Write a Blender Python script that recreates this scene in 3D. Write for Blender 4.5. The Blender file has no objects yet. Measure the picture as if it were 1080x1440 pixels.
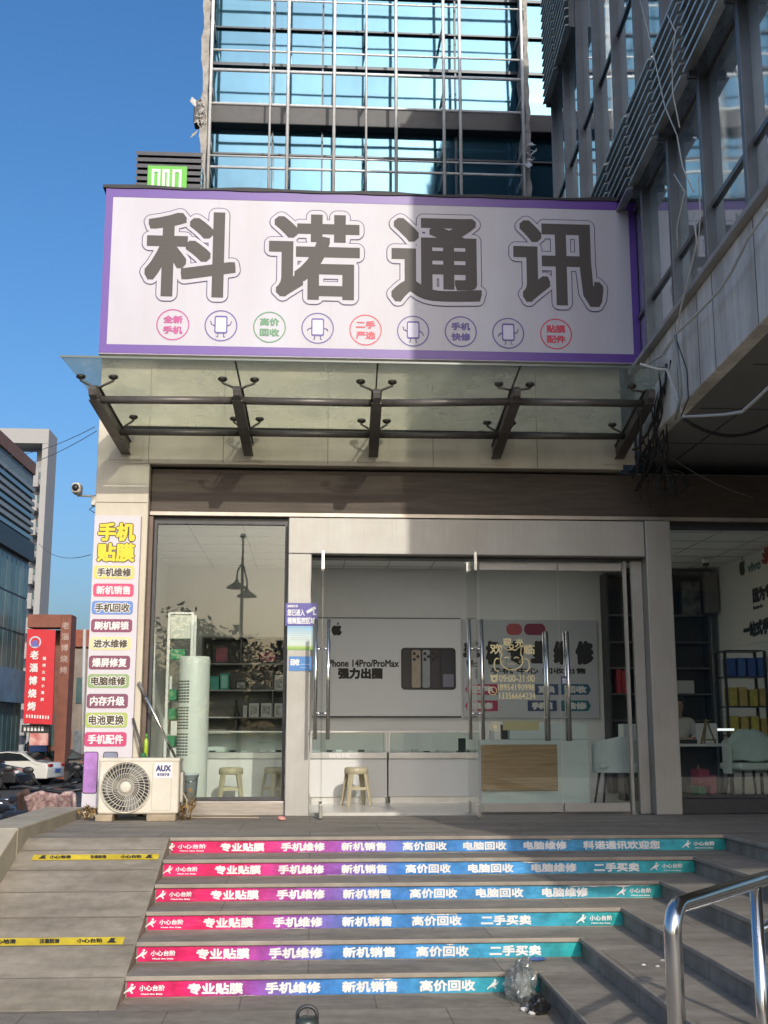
import bpy, bmesh, math, random
from mathutils import Vector, Matrix
from mathutils.geometry import tessellate_polygon
random.seed(7)
sc = bpy.context.scene
COL = sc.collection
R = math.radians
V = Vector

# ------------------------------------------------------------------ camera
FPX = 1650.0                                  # focal length in pixels of the 1080 x 1440 photograph
CAM_LOC = V((0, -12.0, .815))
CAM_ROT = Matrix.Rotation(R(-3.5), 3, 'Z') @ Matrix.Rotation(R(90 + 10.64), 3, 'X')
cam = bpy.data.cameras.new('camera')
cam.sensor_fit = 'VERTICAL'; cam.sensor_height = 36; cam.lens = FPX / 1440 * 36
cam.clip_start = .05; cam.clip_end = 2000
co = bpy.data.objects.new('camera', cam); COL.objects.link(co)
co.matrix_world = Matrix.Translation(CAM_LOC) @ CAM_ROT.to_4x4()
sc.camera = co

# ------------------------------------------------------------------ light
SUN_EL, SUN_AZ = R(25.5), R(12)               # sun behind the photographer, a little to the right
SUN_DIR = V((math.sin(SUN_AZ) * math.cos(SUN_EL), -math.cos(SUN_AZ) * math.cos(SUN_EL), math.sin(SUN_EL)))
w = bpy.data.worlds.new('World'); sc.world = w; w.use_nodes = True
nt = w.node_tree; bg = nt.nodes['Background']
sky = nt.nodes.new('ShaderNodeTexSky'); sky.sky_type = 'NISHITA'; sky.sun_disc = False
sky.sun_elevation = SUN_EL; sky.sun_rotation = math.pi - SUN_AZ
sky.air_density = 1.0; sky.dust_density = 4.8; sky.ozone_density = 4.2; sky.altitude = 0
hs = nt.nodes.new('ShaderNodeHueSaturation'); hs.inputs['Saturation'].default_value = 1.22; hs.inputs['Value'].default_value = 1.0
nt.links.new(sky.outputs[0], hs.inputs['Color']); nt.links.new(hs.outputs[0], bg.inputs[0]); bg.inputs[1].default_value = .15
sl = bpy.data.lights.new('sun', 'SUN'); sl.energy = 2.0; sl.angle = R(.5); sl.color = (1, .93, .82)
so = bpy.data.objects.new('sun', sl); COL.objects.link(so)
so.rotation_euler = (-SUN_DIR).to_track_quat('-Z', 'Y').to_euler()
sc.view_settings.view_transform = 'Standard'; sc.view_settings.look = 'None'
sc.view_settings.exposure = .38; sc.view_settings.gamma = 1
sc.cycles.caustics_reflective = False; sc.cycles.caustics_refractive = False
sc.cycles.max_bounces = 8; sc.cycles.transparent_max_bounces = 16; sc.cycles.use_denoising = True

# ------------------------------------------------------------------ helpers
def ray(px, py):
    return CAM_ROT @ V(((px - 540) / FPX, -(py - 720) / FPX, -1))
def P(px, py, Y):
    v = ray(px, py); return CAM_LOC + v * ((Y - CAM_LOC.y) / v.y)
def PZ(px, py, Z):
    v = ray(px, py); return CAM_LOC + v * ((Z - CAM_LOC.z) / v.z)
FX0, FK = 3.4915, .047                          # street face of the neighbour building: X = FX0 + FK*Y
def rect(px0, py0, px1, py1, Y):
    my, mx = (py0 + py1) / 2, (px0 + px1) / 2
    return P(px0, my, Y).x, P(px1, my, Y).x, P(mx, py1, Y).z, P(mx, py0, Y).z   # x0 x1 z0 z1

ORG = {}
def tag(o, label=None, cat=None, group=None, kind=None):
    if label: o['label'] = label
    if cat: o['category'] = cat
    if group: o['group'] = group
    if kind: o['kind'] = kind
    return o
def thing(name, label, cat, loc=(0, 0, 0), group=None, rz=0):
    o = bpy.data.objects.new(name, None); COL.objects.link(o); o.empty_display_size = .1
    o.location = loc; o.rotation_euler = (0, 0, rz); ORG[o.name] = V(loc)
    return tag(o, label, cat, group)
def copy_tree(o, parent=None):
    c = o.copy(); COL.objects.link(c); ORG[c.name] = ORG.get(o.name, V())
    if parent: c.parent = parent
    for ch in list(o.children): copy_tree(ch, c)
    return c

class MB:
    """collects shapes, then links them as ONE mesh object"""
    def __init__(s): s.v, s.f, s.sm = [], [], []
    def add(s, vs, fs, smooth=False):
        n = len(s.v); s.v += [V(p) for p in vs]
        for f in fs: s.f.append([i + n for i in f]); s.sm.append(smooth)
        return s
    def box(s, x0, x1, y0, y1, z0, z1):
        return s.add([(x0,y0,z0),(x1,y0,z0),(x1,y1,z0),(x0,y1,z0),(x0,y0,z1),(x1,y0,z1),(x1,y1,z1),(x0,y1,z1)],
                     [(3,2,1,0),(4,5,6,7),(0,1,5,4),(1,2,6,5),(2,3,7,6),(3,0,4,7)])
    def hexa(s, b, t):                        # four bottom points, four top points
        return s.add(list(b) + list(t), [(3,2,1,0),(4,5,6,7),(0,1,5,4),(1,2,6,5),(2,3,7,6),(3,0,4,7)])
    def bar(s, a, b, w_, h_, up=(0, 0, 1)):
        a, b = V(a), V(b); d = (b - a).normalized(); u = V(up)
        x = d.cross(u)
        if x.length < 1e-4: x = d.cross(V((1, 0, 0)))
        x.normalize(); y = x.cross(d).normalized()
        q = [x*w_/2*i + y*h_/2*j for i, j in ((-1,-1),(1,-1),(1,1),(-1,1))]
        return s.hexa([a + k for k in q], [b + k for k in q])
    def tube(s, pts, r, n=10, cap=True, r1=None):
        pts = [V(p) for p in pts]; m = len(pts); rings = []; prev = None
        for i, p in enumerate(pts):
            d = (pts[min(i+1, m-1)] - pts[max(i-1, 0)]).normalized()
            if prev is None:
                x = d.cross(V((0, 0, 1)))
                if x.length < 1e-3: x = d.cross(V((1, 0, 0)))
            else: x = prev - d * prev.dot(d)
            x.normalize(); prev = x; y = d.cross(x)
            rr = r if r1 is None else r + (r1 - r) * i / max(1, m - 1)
            if isinstance(r, (list, tuple)): rr = r[i]
            rings.append([p + (x*math.cos(2*math.pi*k/n) + y*math.sin(2*math.pi*k/n)) * rr for k in range(n)])
        vs = [q for g in rings for q in g]; fs = []
        for i in range(m - 1):
            for k in range(n): fs.append((i*n+k, i*n+(k+1)%n, (i+1)*n+(k+1)%n, (i+1)*n+k))
        s.add(vs, fs, True)
        if cap:
            s.add(rings[0], [tuple(range(n))[::-1]]); s.add(rings[-1], [tuple(range(n))])
        return s
    def lathe(s, c, prof, n=20, axis='Z', cap=True):   # prof: (radius, height)
        c = V(c); vs = []
        for r_, h in prof:
            for k in range(n):
                a = 2*math.pi*k/n; p, q = r_*math.cos(a), r_*math.sin(a)
                vs.append(c + (V((p, q, h)) if axis == 'Z' else V((p, h, q)) if axis == 'Y' else V((h, p, q))))
        m = len(prof); fs = [(i*n+k, i*n+(k+1)%n, (i+1)*n+(k+1)%n, (i+1)*n+k) for i in range(m-1) for k in range(n)]
        s.add(vs, fs, True)
        if cap:
            s.add(vs[:n], [tuple(range(n))[::-1]]); s.add(vs[-n:], [tuple(range(n))])
        return s
    def ball(s, c, r, n=12, m=8):
        r = V(r) if not isinstance(r, (int, float)) else V((r, r, r)); c = V(c); vs = []
        for i in range(m + 1):
            t = math.pi * i / m
            for k in range(n):
                a = 2*math.pi*k/n
                vs.append(c + V((r.x*math.sin(t)*math.cos(a), r.y*math.sin(t)*math.sin(a), -r.z*math.cos(t))))
        return s.add(vs, [(i*n+k, i*n+(k+1)%n, (i+1)*n+(k+1)%n, (i+1)*n+k) for i in range(m) for k in range(n)], True)
    def prism(s, poly, d, smooth=False):      # poly: 3-D points in one plane, pushed along d
        poly = [V(p) for p in poly]; d = V(d); n = len(poly)
        tr = tessellate_polygon([poly])
        vs = poly + [p + d for p in poly]
        return s.add(vs, [tuple(t) for t in tr] + [tuple(i + n for i in t) for t in tr] + [(i, (i+1)%n, (i+1)%n+n, i+n) for i in range(n)], smooth)
    def build(s, name, mat, parent=None, bevel=0, local=False, sub=0, seg=2):
        me = bpy.data.meshes.new(name)
        off = V() if (parent is None or local) else ORG[parent.name]
        me.from_pydata([tuple(p - off) for p in s.v], [], s.f)
        me.polygons.foreach_set('use_smooth', s.sm)
        bm = bmesh.new(); bm.from_mesh(me)
        if not s.sm or not all(s.sm): bmesh.ops.remove_doubles(bm, verts=bm.verts, dist=1e-6)
        bmesh.ops.recalc_face_normals(bm, faces=bm.faces); bm.to_mesh(me); bm.free()
        me.materials.append(mat)
        o = bpy.data.objects.new(name, me); COL.objects.link(o); ORG[o.name] = off
        if parent: o.parent = parent
        if bevel:
            b = o.modifiers.new('bevel', 'BEVEL'); b.width = bevel; b.segments = seg; b.limit_method = 'ANGLE'; b.angle_limit = R(40)
        if sub:
            b = o.modifiers.new('sub', 'SUBSURF'); b.levels = sub; b.render_levels = sub
        return o
def struct(o): o['kind'] = 'structure'; return o

# ---- materials
MC = {}
def mat(name, c, rough=.6, metal=0, var=0., scale=4, bump=0., bscale=60, stretch=(1, 1, 1), spec=.5, coat=0, c2=None, emit=0, var2=0., scale2=.6, rvar=0., stretch2=(1, 1, 1)):
    if name in MC: return MC[name]
    m = bpy.data.materials.new(name); m.use_nodes = True; MC[name] = m
    t = m.node_tree; b = t.nodes['Principled BSDF']
    b.inputs['Base Color'].default_value = (*c, 1); b.inputs['Roughness'].default_value = rough
    b.inputs['Metallic'].default_value = metal; b.inputs['Specular IOR Level'].default_value = spec
    b.inputs['Coat Weight'].default_value = coat
    if emit: b.inputs['Emission Color'].default_value = (*c, 1); b.inputs['Emission Strength'].default_value = emit
    if var or bump or c2 or var2 or rvar:
        tc = t.nodes.new('ShaderNodeNewGeometry')
        mp = t.nodes.new('ShaderNodeMapping'); mp.inputs['Scale'].default_value = stretch
        t.links.new(tc.outputs['Position'], mp.inputs[0])
        mp2 = t.nodes.new('ShaderNodeMapping'); mp2.inputs['Scale'].default_value = stretch2
        t.links.new(tc.outputs['Position'], mp2.inputs[0])
        def noise(sc_, d, mpp=mp):
            n = t.nodes.new('ShaderNodeTexNoise'); n.inputs['Scale'].default_value = sc_; n.inputs['Detail'].default_value = d
            n.inputs['Roughness'].default_value = .65
            t.links.new(mpp.outputs[0], n.inputs[0]); return n
        col = None
        if var or c2:
            n = noise(scale, 6); rp = t.nodes.new('ShaderNodeValToRGB')
            rp.color_ramp.elements[0].position = .32; rp.color_ramp.elements[1].position = .68
            lo = [x * (1 - var) for x in c]; hi = list(c2) if c2 else [min(1, x * (1 + var)) for x in c]
            rp.color_ramp.elements[0].color = (*lo, 1); rp.color_ramp.elements[1].color = (*hi, 1)
            t.links.new(n.outputs[0], rp.inputs[0]); col = rp.outputs[0]
        if var2:
            n = noise(scale2, 8, mp2); r2 = t.nodes.new('ShaderNodeValToRGB')
            r2.color_ramp.elements[0].position = .38; r2.color_ramp.elements[1].position = .62
            k = 1 - var2; r2.color_ramp.elements[0].color = (k, k * .98, k * .95, 1); r2.color_ramp.elements[1].color = (1, 1, 1, 1)
            t.links.new(n.outputs[0], r2.inputs[0])
            mx = t.nodes.new('ShaderNodeMix'); mx.data_type = 'RGBA'; mx.blend_type = 'MULTIPLY'; mx.inputs[0].default_value = 1
            if col: t.links.new(col, mx.inputs[6])
            else: mx.inputs[6].default_value = (*c, 1)
            t.links.new(r2.outputs[0], mx.inputs[7]); col = mx.outputs[2]
        if col: t.links.new(col, b.inputs['Base Color'])
        if rvar:
            n = noise(scale2 * 3, 6); mr = t.nodes.new('ShaderNodeMapRange')
            mr.inputs[3].default_value = max(.02, rough - rvar); mr.inputs[4].default_value = rough + rvar
            t.links.new(n.outputs[0], mr.inputs[0]); t.links.new(mr.outputs[0], b.inputs['Roughness'])
        if bump:
            n = noise(bscale, 5); bp = t.nodes.new('ShaderNodeBump'); bp.inputs['Strength'].default_value = bump; bp.inputs['Distance'].default_value = .01
            t.links.new(n.outputs[0], bp.inputs['Height']); t.links.new(bp.outputs[0], b.inputs['Normal'])
    return m
def glass(name, tint=(.93, .97, .95), f0=.05, rough=0., film=0., filmcol=(.5, .5, .45)):
    if name in MC: return MC[name]
    m = bpy.data.materials.new(name); m.use_nodes = True; MC[name] = m
    t = m.node_tree; t.nodes.clear(); N = t.nodes.new
    out = N('ShaderNodeOutputMaterial'); tr = N('ShaderNodeBsdfTransparent'); tr.inputs[0].default_value = (*tint, 1)
    gl = N('ShaderNodeBsdfGlossy'); gl.inputs['Roughness'].default_value = rough
    lw = N('ShaderNodeLayerWeight'); lw.inputs[0].default_value = .5
    pw = N('ShaderNodeMath'); pw.operation = 'POWER'; pw.inputs[1].default_value = 5; t.links.new(lw.outputs['Facing'], pw.inputs[0])
    ma = N('ShaderNodeMath'); ma.operation = 'MULTIPLY_ADD'; ma.inputs[1].default_value = 1 - f0; ma.inputs[2].default_value = f0
    t.links.new(pw.outputs[0], ma.inputs[0])
    mx = N('ShaderNodeMixShader'); t.links.new(ma.outputs[0], mx.inputs[0]); t.links.new(tr.outputs[0], mx.inputs[1]); t.links.new(gl.outputs[0], mx.inputs[2])
    last = mx
    if film:                                   # dusty film on the glass
        df = N('ShaderNodeBsdfDiffuse'); df.inputs[0].default_value = (*filmcol, 1)
        tl = N('ShaderNodeBsdfTranslucent'); tl.inputs[0].default_value = (*filmcol, 1)
        a = N('ShaderNodeMixShader'); t.links.new(df.outputs[0], a.inputs[1]); t.links.new(tl.outputs[0], a.inputs[2]); a.inputs[0].default_value = .5
        tc = N('ShaderNodeNewGeometry'); ns = N('ShaderNodeTexNoise'); ns.inputs['Scale'].default_value = 1.6; ns.inputs['Detail'].default_value = 7
        t.links.new(tc.outputs['Position'], ns.inputs[0])
        mr = N('ShaderNodeMapRange'); mr.inputs[1].default_value = .3; mr.inputs[2].default_value = .7; mr.inputs[3].default_value = film * .5; mr.inputs[4].default_value = min(1, film * 1.4)
        t.links.new(ns.outputs[0], mr.inputs[0])
        b = N('ShaderNodeMixShader'); t.links.new(mr.outputs[0], b.inputs[0]); t.links.new(mx.outputs[0], b.inputs[1]); t.links.new(a.outputs[0], b.inputs[2]); last = b
    t.links.new(last.outputs[0], out.inputs[0])
    return m

M_white = mat('white_paint', (.74, .73, .72), .5, var=.04, scale=3)
M_wallin = mat('interior_wall', (.80, .80, .78), .7, var=.04, scale=1.2)
M_black = mat('black_plastic', (.02, .02, .022), .4, var=.2)
M_dark = mat('dark_metal', (.055, .055, .06), .45, .3, var=.25, scale=6)
M_steel = mat('brushed_steel', (.42, .41, .385), .60, .8, var=.07, scale=3, bump=.06, bscale=30, stretch=(34, 34, .5), var2=.12, scale2=1.1, rvar=.03)
M_chrome = mat('polished_steel', (.70, .69, .67), .17, 1., var=.08, scale=4, rvar=.07)
M_cream = mat('cream_cladding', (.60, .55, .45), .55, var=.06, scale=1.5, bump=.05, bscale=25, var2=.14, scale2=2.2, stretch2=(1, 1, .35))
M_leaf = mat('foliage', (.06, .09, .03), .6, var=.4, scale=1.5)
M_bark = mat('bark', (.10, .08, .06), .9, var=.3, bump=.4)

# ---- lettering: glyph outlines of Blender's own font, thickened by laying shifted copies
TC = {}
def glyphs(s):
    if s not in TC:
        c = bpy.data.curves.new('glyphs', 'FONT'); c.body = s; c.size = 1; c.resolution_u = 3
        o = bpy.data.objects.new('glyphs', c); COL.objects.link(o)
        bpy.context.view_layer.update()
        me = bpy.data.meshes.new_from_object(o.evaluated_get(bpy.context.evaluated_depsgraph_get()))
        vs = [(p.co.x, p.co.y) for p in me.vertices]; fs = [tuple(p.vertices) for p in me.polygons]
        COL.objects.unlink(o); bpy.data.objects.remove(o); bpy.data.meshes.remove(me)
        xs, ys = [p[0] for p in vs], [p[1] for p in vs]
        TC[s] = ([((a - min(xs)) / (max(xs) - min(xs)) - .5, (b - min(ys)) / max(1e-6, max(ys) - min(ys)) - .5) for a, b in vs], fs)
    return TC[s]
def lettering(mb, s, c, w_, h_, bold=0., u=(1, 0, 0), v=(0, 0, 1), n=(0, -1, 0), k=8, step=.00006, square=False):
    """s centred on c, w_ x h_ metres; bold in metres; n points at the reader"""
    vs, fs = glyphs(s); c, u, v, n = V(c), V(u), V(v), V(n)
    w2, h2 = w_ - 2 * bold, h_ - 2 * bold
    if square and bold: offs = [(bold*i, bold*j) for i in (-1, -.5, 0, .5, 1) for j in (-1, -.5, 0, .5, 1)]
    else: offs = [(0, 0)] + ([(bold * math.cos(2*math.pi*i/k), bold * math.sin(2*math.pi*i/k)) for i in range(k)] if bold else [])
    for j, (ox, oy) in enumerate(offs):
        mb.add([c + u * (a * w2 + ox) + v * (b * h2 + oy) + n * (j * step) for a, b in vs], fs)
    return mb
def put_text(name, s, box, Y, m, parent, bold=0., k=8):
    """s filling the pixel box on the plane Y"""
    x0, x1, z0, z1 = rect(*box, Y)
    mb = MB(); lettering(mb, s, ((x0+x1)/2, Y, (z0+z1)/2), x1-x0, z1-z0, bold, k=k)
    return mb.build(name, m, parent)
def disc(mb, c, r, u=(1,0,0), v=(0,0,1), n=28, r_in=0):
    c, u, v = V(c), V(u), V(v)
    o = [c + u*r*math.cos(2*math.pi*i/n) + v*r*math.sin(2*math.pi*i/n) for i in range(n)]
    if r_in:
        q = [c + (p - c) * (r_in / r) for p in o]
        mb.add(o + q, [(i, (i+1)%n, (i+1)%n+n, i+n) for i in range(n)])
    else: mb.add(o, [tuple(range(n))])
    return mb
def round_rect(x0, x1, z0, z1, r, Y, n=5):
    pts = []
    for cx, cz, a0 in ((x1-r, z1-r, 0), (x0+r, z1-r, 90), (x0+r, z0+r, 180), (x1-r, z0+r, 270)):
        for i in range(n + 1):
            a = R(a0 + 90*i/n); pts.append(V((cx + r*math.cos(a), Y, cz + r*math.sin(a))))
    return pts

# ================================================================== SETTING
r_, t_, Y0 = .126, .42, -2.35                  # riser, tread, edge of the landing
XL = -1.10
XR = [3.363, 2.967, 2.574, 2.173, 1.783, 1.426]
ZG = -6 * r_
def stone(name, c, tile=None, var=.16, mort=.55):
    m = mat(name, c, .8, var=var, scale=9, bump=.25, bscale=70, var2=.34, scale2=1.5, stretch2=(.55, 2.2, 1))
    if tile:
        t = m.node_tree; b = t.nodes['Principled BSDF']; src = b.inputs['Base Color'].links[0].from_socket
        g = t.nodes.new('ShaderNodeNewGeometry'); br = t.nodes.new('ShaderNodeTexBrick')
        br.inputs['Scale'].default_value = 1; br.inputs['Brick Width'].default_value = tile[0]; br.inputs['Row Height'].default_value = tile[1]
        br.inputs['Mortar Size'].default_value = .005; br.offset = .5
        br.inputs['Color1'].default_value = (1, 1, 1, 1); br.inputs['Color2'].default_value = (.86, .86, .86, 1); br.inputs['Mortar'].default_value = (mort, mort, mort, 1)
        t.links.new(g.outputs['Position'], br.inputs[0])
        mx = t.nodes.new('ShaderNodeMix'); mx.data_type = 'RGBA'; mx.blend_type = 'MULTIPLY'; mx.inputs[0].default_value = 1
        t.links.new(src, mx.inputs[6]); t.links.new(br.outputs[0], mx.inputs[7]); t.links.new(mx.outputs[2], b.inputs['Base Color'])
    return m
M_step = stone('step_stone', (.305, .275, .23), (1.2, .9))
M_plaza = stone('plaza_stone', (.30, .265, .215), (.8, .8))
M_road = mat('asphalt', (.055, .055, .057), .85, var=.25, scale=3, bump=.3, bscale=80)
M_edge = mat('nosing_stone', (.285, .25, .205), .7, var=.2, scale=4, bump=.2)

struct(MB().add([(-600,-600,-1.45),(600,-600,-1.45),(600,600,-1.45),(-600,600,-1.45)], [(0,1,2,3)]).build('road', M_road))
struct(MB().box(-7.5, 30, -70, 6, -1.6, ZG).build('plaza_ground', M_plaza))
# landing and the steps that wrap round a corner: each level is one slab stepping down
mb = MB()
mb.box(-2.2, 12, Y0, 0.02, ZG - .05, 0).box(XR[0], 12, -9.5, Y0, ZG - .05, 0)
struct(mb.build('landing', M_step))
mb = MB(); ed = MB()
for i in range(1, 6):
    ya, yb, z = Y0 - i*t_, Y0 - (i-1)*t_, -i*r_
    mb.box(XL, XR[i], ya, yb, ZG - .05, z)
    mb.box(XR[i], XR[i-1], -9.5, yb, ZG - .05, z)
struct(mb.build('stone_steps', M_step))
for i in range(0, 6):
    ya, z = Y0 - i*t_, -i*r_
    ed.box(XL, XR[i] + .02, ya - .022, ya - .001, z - .026, z + .003)
    ed.box(XR[i] - .022, XR[i] - .001, -9.5, ya - .022, z - .026, z + .003)
struct(ed.build('step_nosing', M_edge, bevel=.006))
# ramp with grooves and its low kerb on the left
RL, RY1 = -2.2, -4.75
mb = MB(); mb.hexa([(RL, RY1, ZG-.1), (XL-.004, RY1, ZG-.1), (XL-.004, Y0-.003, ZG-.1), (RL, Y0-.003, ZG-.1)], [(RL, RY1, ZG+.004), (XL-.004, RY1, ZG+.004), (XL-.004, Y0-.003, .003), (RL, Y0-.003, .003)])
struct(mb.build('ramp', stone('ramp_stone', (.325, .288, .228))))
M_groove = mat('groove_dark', (.17, .15, .12), .9, var=.3)  # darker flat strips laid across the ramp to draw its grooves
mb = MB(); sl_ = -ZG / (Y0 - RY1)
for f, wd in ((.10, .008), (.245, .008), (.39, .007), (.545, .009), (.70, .012), (.86, .008)):
    y = Y0 + (RY1 - Y0) * f; z = .003 + (y - Y0) * sl_
    mb.add([(RL+.005, y, z+.004), (XL-.02, y, z+.004), (XL-.02, y+wd, z+.004+wd*sl_), (RL+.005, y+wd, z+.004+wd*sl_)], [(0,1,2,3)])
struct(mb.build('ramp_groove', M_groove))
M_kerb = mat('kerb_concrete', (.42, .38, .30), .8, var=.16, scale=3, bump=.2, var2=.2)
mb = MB()
mb.box(RL-.36, RL, Y0-.35, -.12, ZG-.3, .105)
mb.hexa([(RL-.36, RY1-.6, ZG-.3), (RL-.002, RY1-.6, ZG-.3), (RL-.002, Y0-.352, ZG-.3), (RL-.36, Y0-.352, ZG-.3)], [(RL-.36, RY1-.6, ZG-.02), (RL-.002, RY1-.6, ZG-.02), (RL-.002, Y0-.352, .103), (RL-.36, Y0-.352, .103)])
struct(mb.build('ramp_kerb', M_kerb, bevel=.012))

# ---- yellow warning strips on the ramp
M_yel = mat('yellow_tape', (.72, .55, .03), .5, var=.12, scale=6, var2=.2, scale2=3)
M_ink = mat('black_print', (.03, .028, .025), .6)
def ramp_pt(x, y, lift=.006): return V((x, y, .003 + (y - Y0) * sl_ + lift))
for py0, py1, px0, px1, lab in ((1201.5, 1209, 48, 222, 'short yellow warning strip across the upper part of the ramp'), (1318.5, 1329, -6, 172, 'yellow warning strip across the lower half of the ramp')):
    def onramp(px, py):
        v = ray(px, py); n = V((0, -sl_, 1)); p0 = V((0, Y0, .009)); return CAM_LOC + v * ((p0 - CAM_LOC).dot(n) / v.dot(n))
    a, b = onramp((px0+px1)/2, py1), onramp((px0+px1)/2, py0)
    xa, xb = max(RL + .01, onramp(px0, py0).x), onramp(px1, py1).x
    if py0 > 1300: xa = RL + .03
    t = thing('warning_strip', lab, 'floor sticker', (xa, a.y, a.z), 'yellow strips on the ramp')
    mb = MB(); mb.add([(xa, a.y, a.z), (xb, a.y, a.z), (xb, b.y, b.z), (xa, b.y, b.z)], [(0,1,2,3)]); mb.build('tape', M_yel, t)
    v = (b - a).normalized(); n = V((0, -sl_, 1)).normalized(); hh = (b - a).length
    for s, fx, ww in (('小心地滑', .22, .17), ('注意防滑', .52, .13), ('小心台阶', .78, .17)):
        mb = MB(); lettering(mb, s, a * .5 + b * .5 + V(((xb - xa) * fx + xa - a.x * .5 - b.x * .5, 0, 0)) + n * .003, (xb - xa) * ww, hh * .62, .0022, (1, 0, 0), v, n, 6); mb.build('lettering', M_ink, t)
    for fx in (.08, .92):
        mb = MB()
        c = V((xa + (xb - xa) * fx, (a.y + b.y) / 2, (a.z + b.z) / 2)) + n * .003
        mb.prism([c + V((.03*p, 0, 0)) + v * hh * q for p, q in ((-1, -.3), (1, -.3), (.5, .0), (.9, .3), (-.1, .3), (-.5, -.05))], n * .001); mb.build('symbol_print', M_ink, t)

# ---- gradient stickers on the risers
def sticker_mat(name, stops):
    m = mat(name, (.5, .5, .5), .33, spec=.5); t = m.node_tree; b = t.nodes['Principled BSDF']
    tc = t.nodes.new('ShaderNodeTexCoord'); sp = t.nodes.new('ShaderNodeSeparateXYZ'); rp = t.nodes.new('ShaderNodeValToRGB')
    t.links.new(tc.outputs['Generated'], sp.inputs[0]); t.links.new(sp.outputs[0], rp.inputs[0])
    e = rp.color_ramp.elements; e[0].position, e[0].color = stops[0][0], (*stops[0][1], 1); e[1].position, e[1].color = stops[-1][0], (*stops[-1][1], 1)
    for p, c in stops[1:-1]: q = e.new(p); q.color = (*c, 1)
    g0 = t.nodes.new('ShaderNodeNewGeometry'); n0 = t.nodes.new('ShaderNodeTexNoise'); n0.inputs['Scale'].default_value = 5; n0.inputs['Detail'].default_value = 9; n0.inputs['Roughness'].default_value = .7
    r0 = t.nodes.new('ShaderNodeValToRGB'); r0.color_ramp.elements[0].position = .40; r0.color_ramp.elements[0].color = (.62, .60, .60, 1); r0.color_ramp.elements[1].position = .58; r0.color_ramp.elements[1].color = (1, 1, 1, 1)
    x0 = t.nodes.new('ShaderNodeMix'); x0.data_type = 'RGBA'; x0.blend_type = 'MULTIPLY'; x0.inputs[0].default_value = 1
    t.links.new(g0.outputs['Position'], n0.inputs[0]); t.links.new(n0.outputs[0], r0.inputs[0]); t.links.new(rp.outputs[0], x0.inputs[6]); t.links.new(r0.outputs[0], x0.inputs[7]); t.links.new(x0.outputs[2], b.inputs['Base Color'])
    g = t.nodes.new('ShaderNodeNewGeometry'); n = t.nodes.new('ShaderNodeTexNoise'); n.inputs['Scale'].default_value = 7; n.inputs['Detail'].default_value = 3
    mp = t.nodes.new('ShaderNodeMapping'); mp.inputs['Scale'].default_value = (1, 1, 3); t.links.new(g.outputs['Position'], mp.inputs[0]); t.links.new(mp.outputs[0], n.inputs[0])
    bp = t.nodes.new('ShaderNodeBump'); bp.inputs['Strength'].default_value = .25; bp.inputs['Distance'].default_value = .02
    t.links.new(n.outputs[0], bp.inputs['Height']); t.links.new(bp.outputs[0], b.inputs['Normal'])
    return m
RED, PUR, BLU, CYA, TEA = (.76, .018, .14), (.33, .08, .42), (.055, .23, .62), (.07, .34, .72), (.025, .42, .41)
M_stk = sticker_mat('riser_sticker', [(0, RED), (.13, RED), (.30, PUR), (.44, BLU), (.66, CYA), (.82, (.045, .36, .52)), (1, TEA)])
M_wtext = mat('white_print', (.74, .74, .74), .5, var2=.12, scale2=4)
rows = [
 ([('小心台阶',250,290),('专业贴膜',310,372),('手机维修',395,457),('新机销售',480,543),('高价回收',566,628),('电脑回收',651,712),('电脑维修',736,797),('科诺通讯欢迎您',820,928),('小心台阶',975,1005)], 1181, 1199, 'top'),
 ([('小心台阶',247,278),('专业贴膜',302,367),('手机维修',391,456),('新机销售',480,544),('高价回收',570,634),('电脑回收',658,722),('电脑维修',747,811),('二手买卖',835,899),('小心台阶',931,960)], 1213, 1233, 'second'),
 ([('小心台阶',238,270),('专业贴膜',296,364),('手机维修',389,457),('新机销售',482,550),('高价回收',576,643),('电脑回收',669,736),('电脑维修',762,827),('小心台阶',885,916)], 1247, 1270, 'third'),
 ([('小心台阶',224,258),('专业贴膜',286,356),('手机维修',384,454),('新机销售',481,551),('高价回收',579,649),('二手买卖',676,747),('小心台阶',829,861)], 1284, 1307, 'fourth'),
 ([('小心台阶',212,247),('专业贴膜',276,351),('手机维修',378,454),('新机销售',482,556),('高价回收',585,659),('二手买卖',688,761)], 1327, 1353, 'fifth'),
 ([('小心台阶',196,232),('专业贴膜',264,342),('手机维修',373,451),('新机销售',481,559),('高价回收',590,668),('小心台阶',706,738)], 1373, 1401, 'lowest'),
]
TELL = ['ending in the shop greeting, on the top step', 'ending in a shaded used goods slogan, second step down', 'with a peeling sunlit right end, third step down',
        'with its last slogan left of a teal end, fourth step', 'with a plain wordless teal right end, fifth step', 'on the lowest step, ending behind the rubbish bag']
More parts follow.
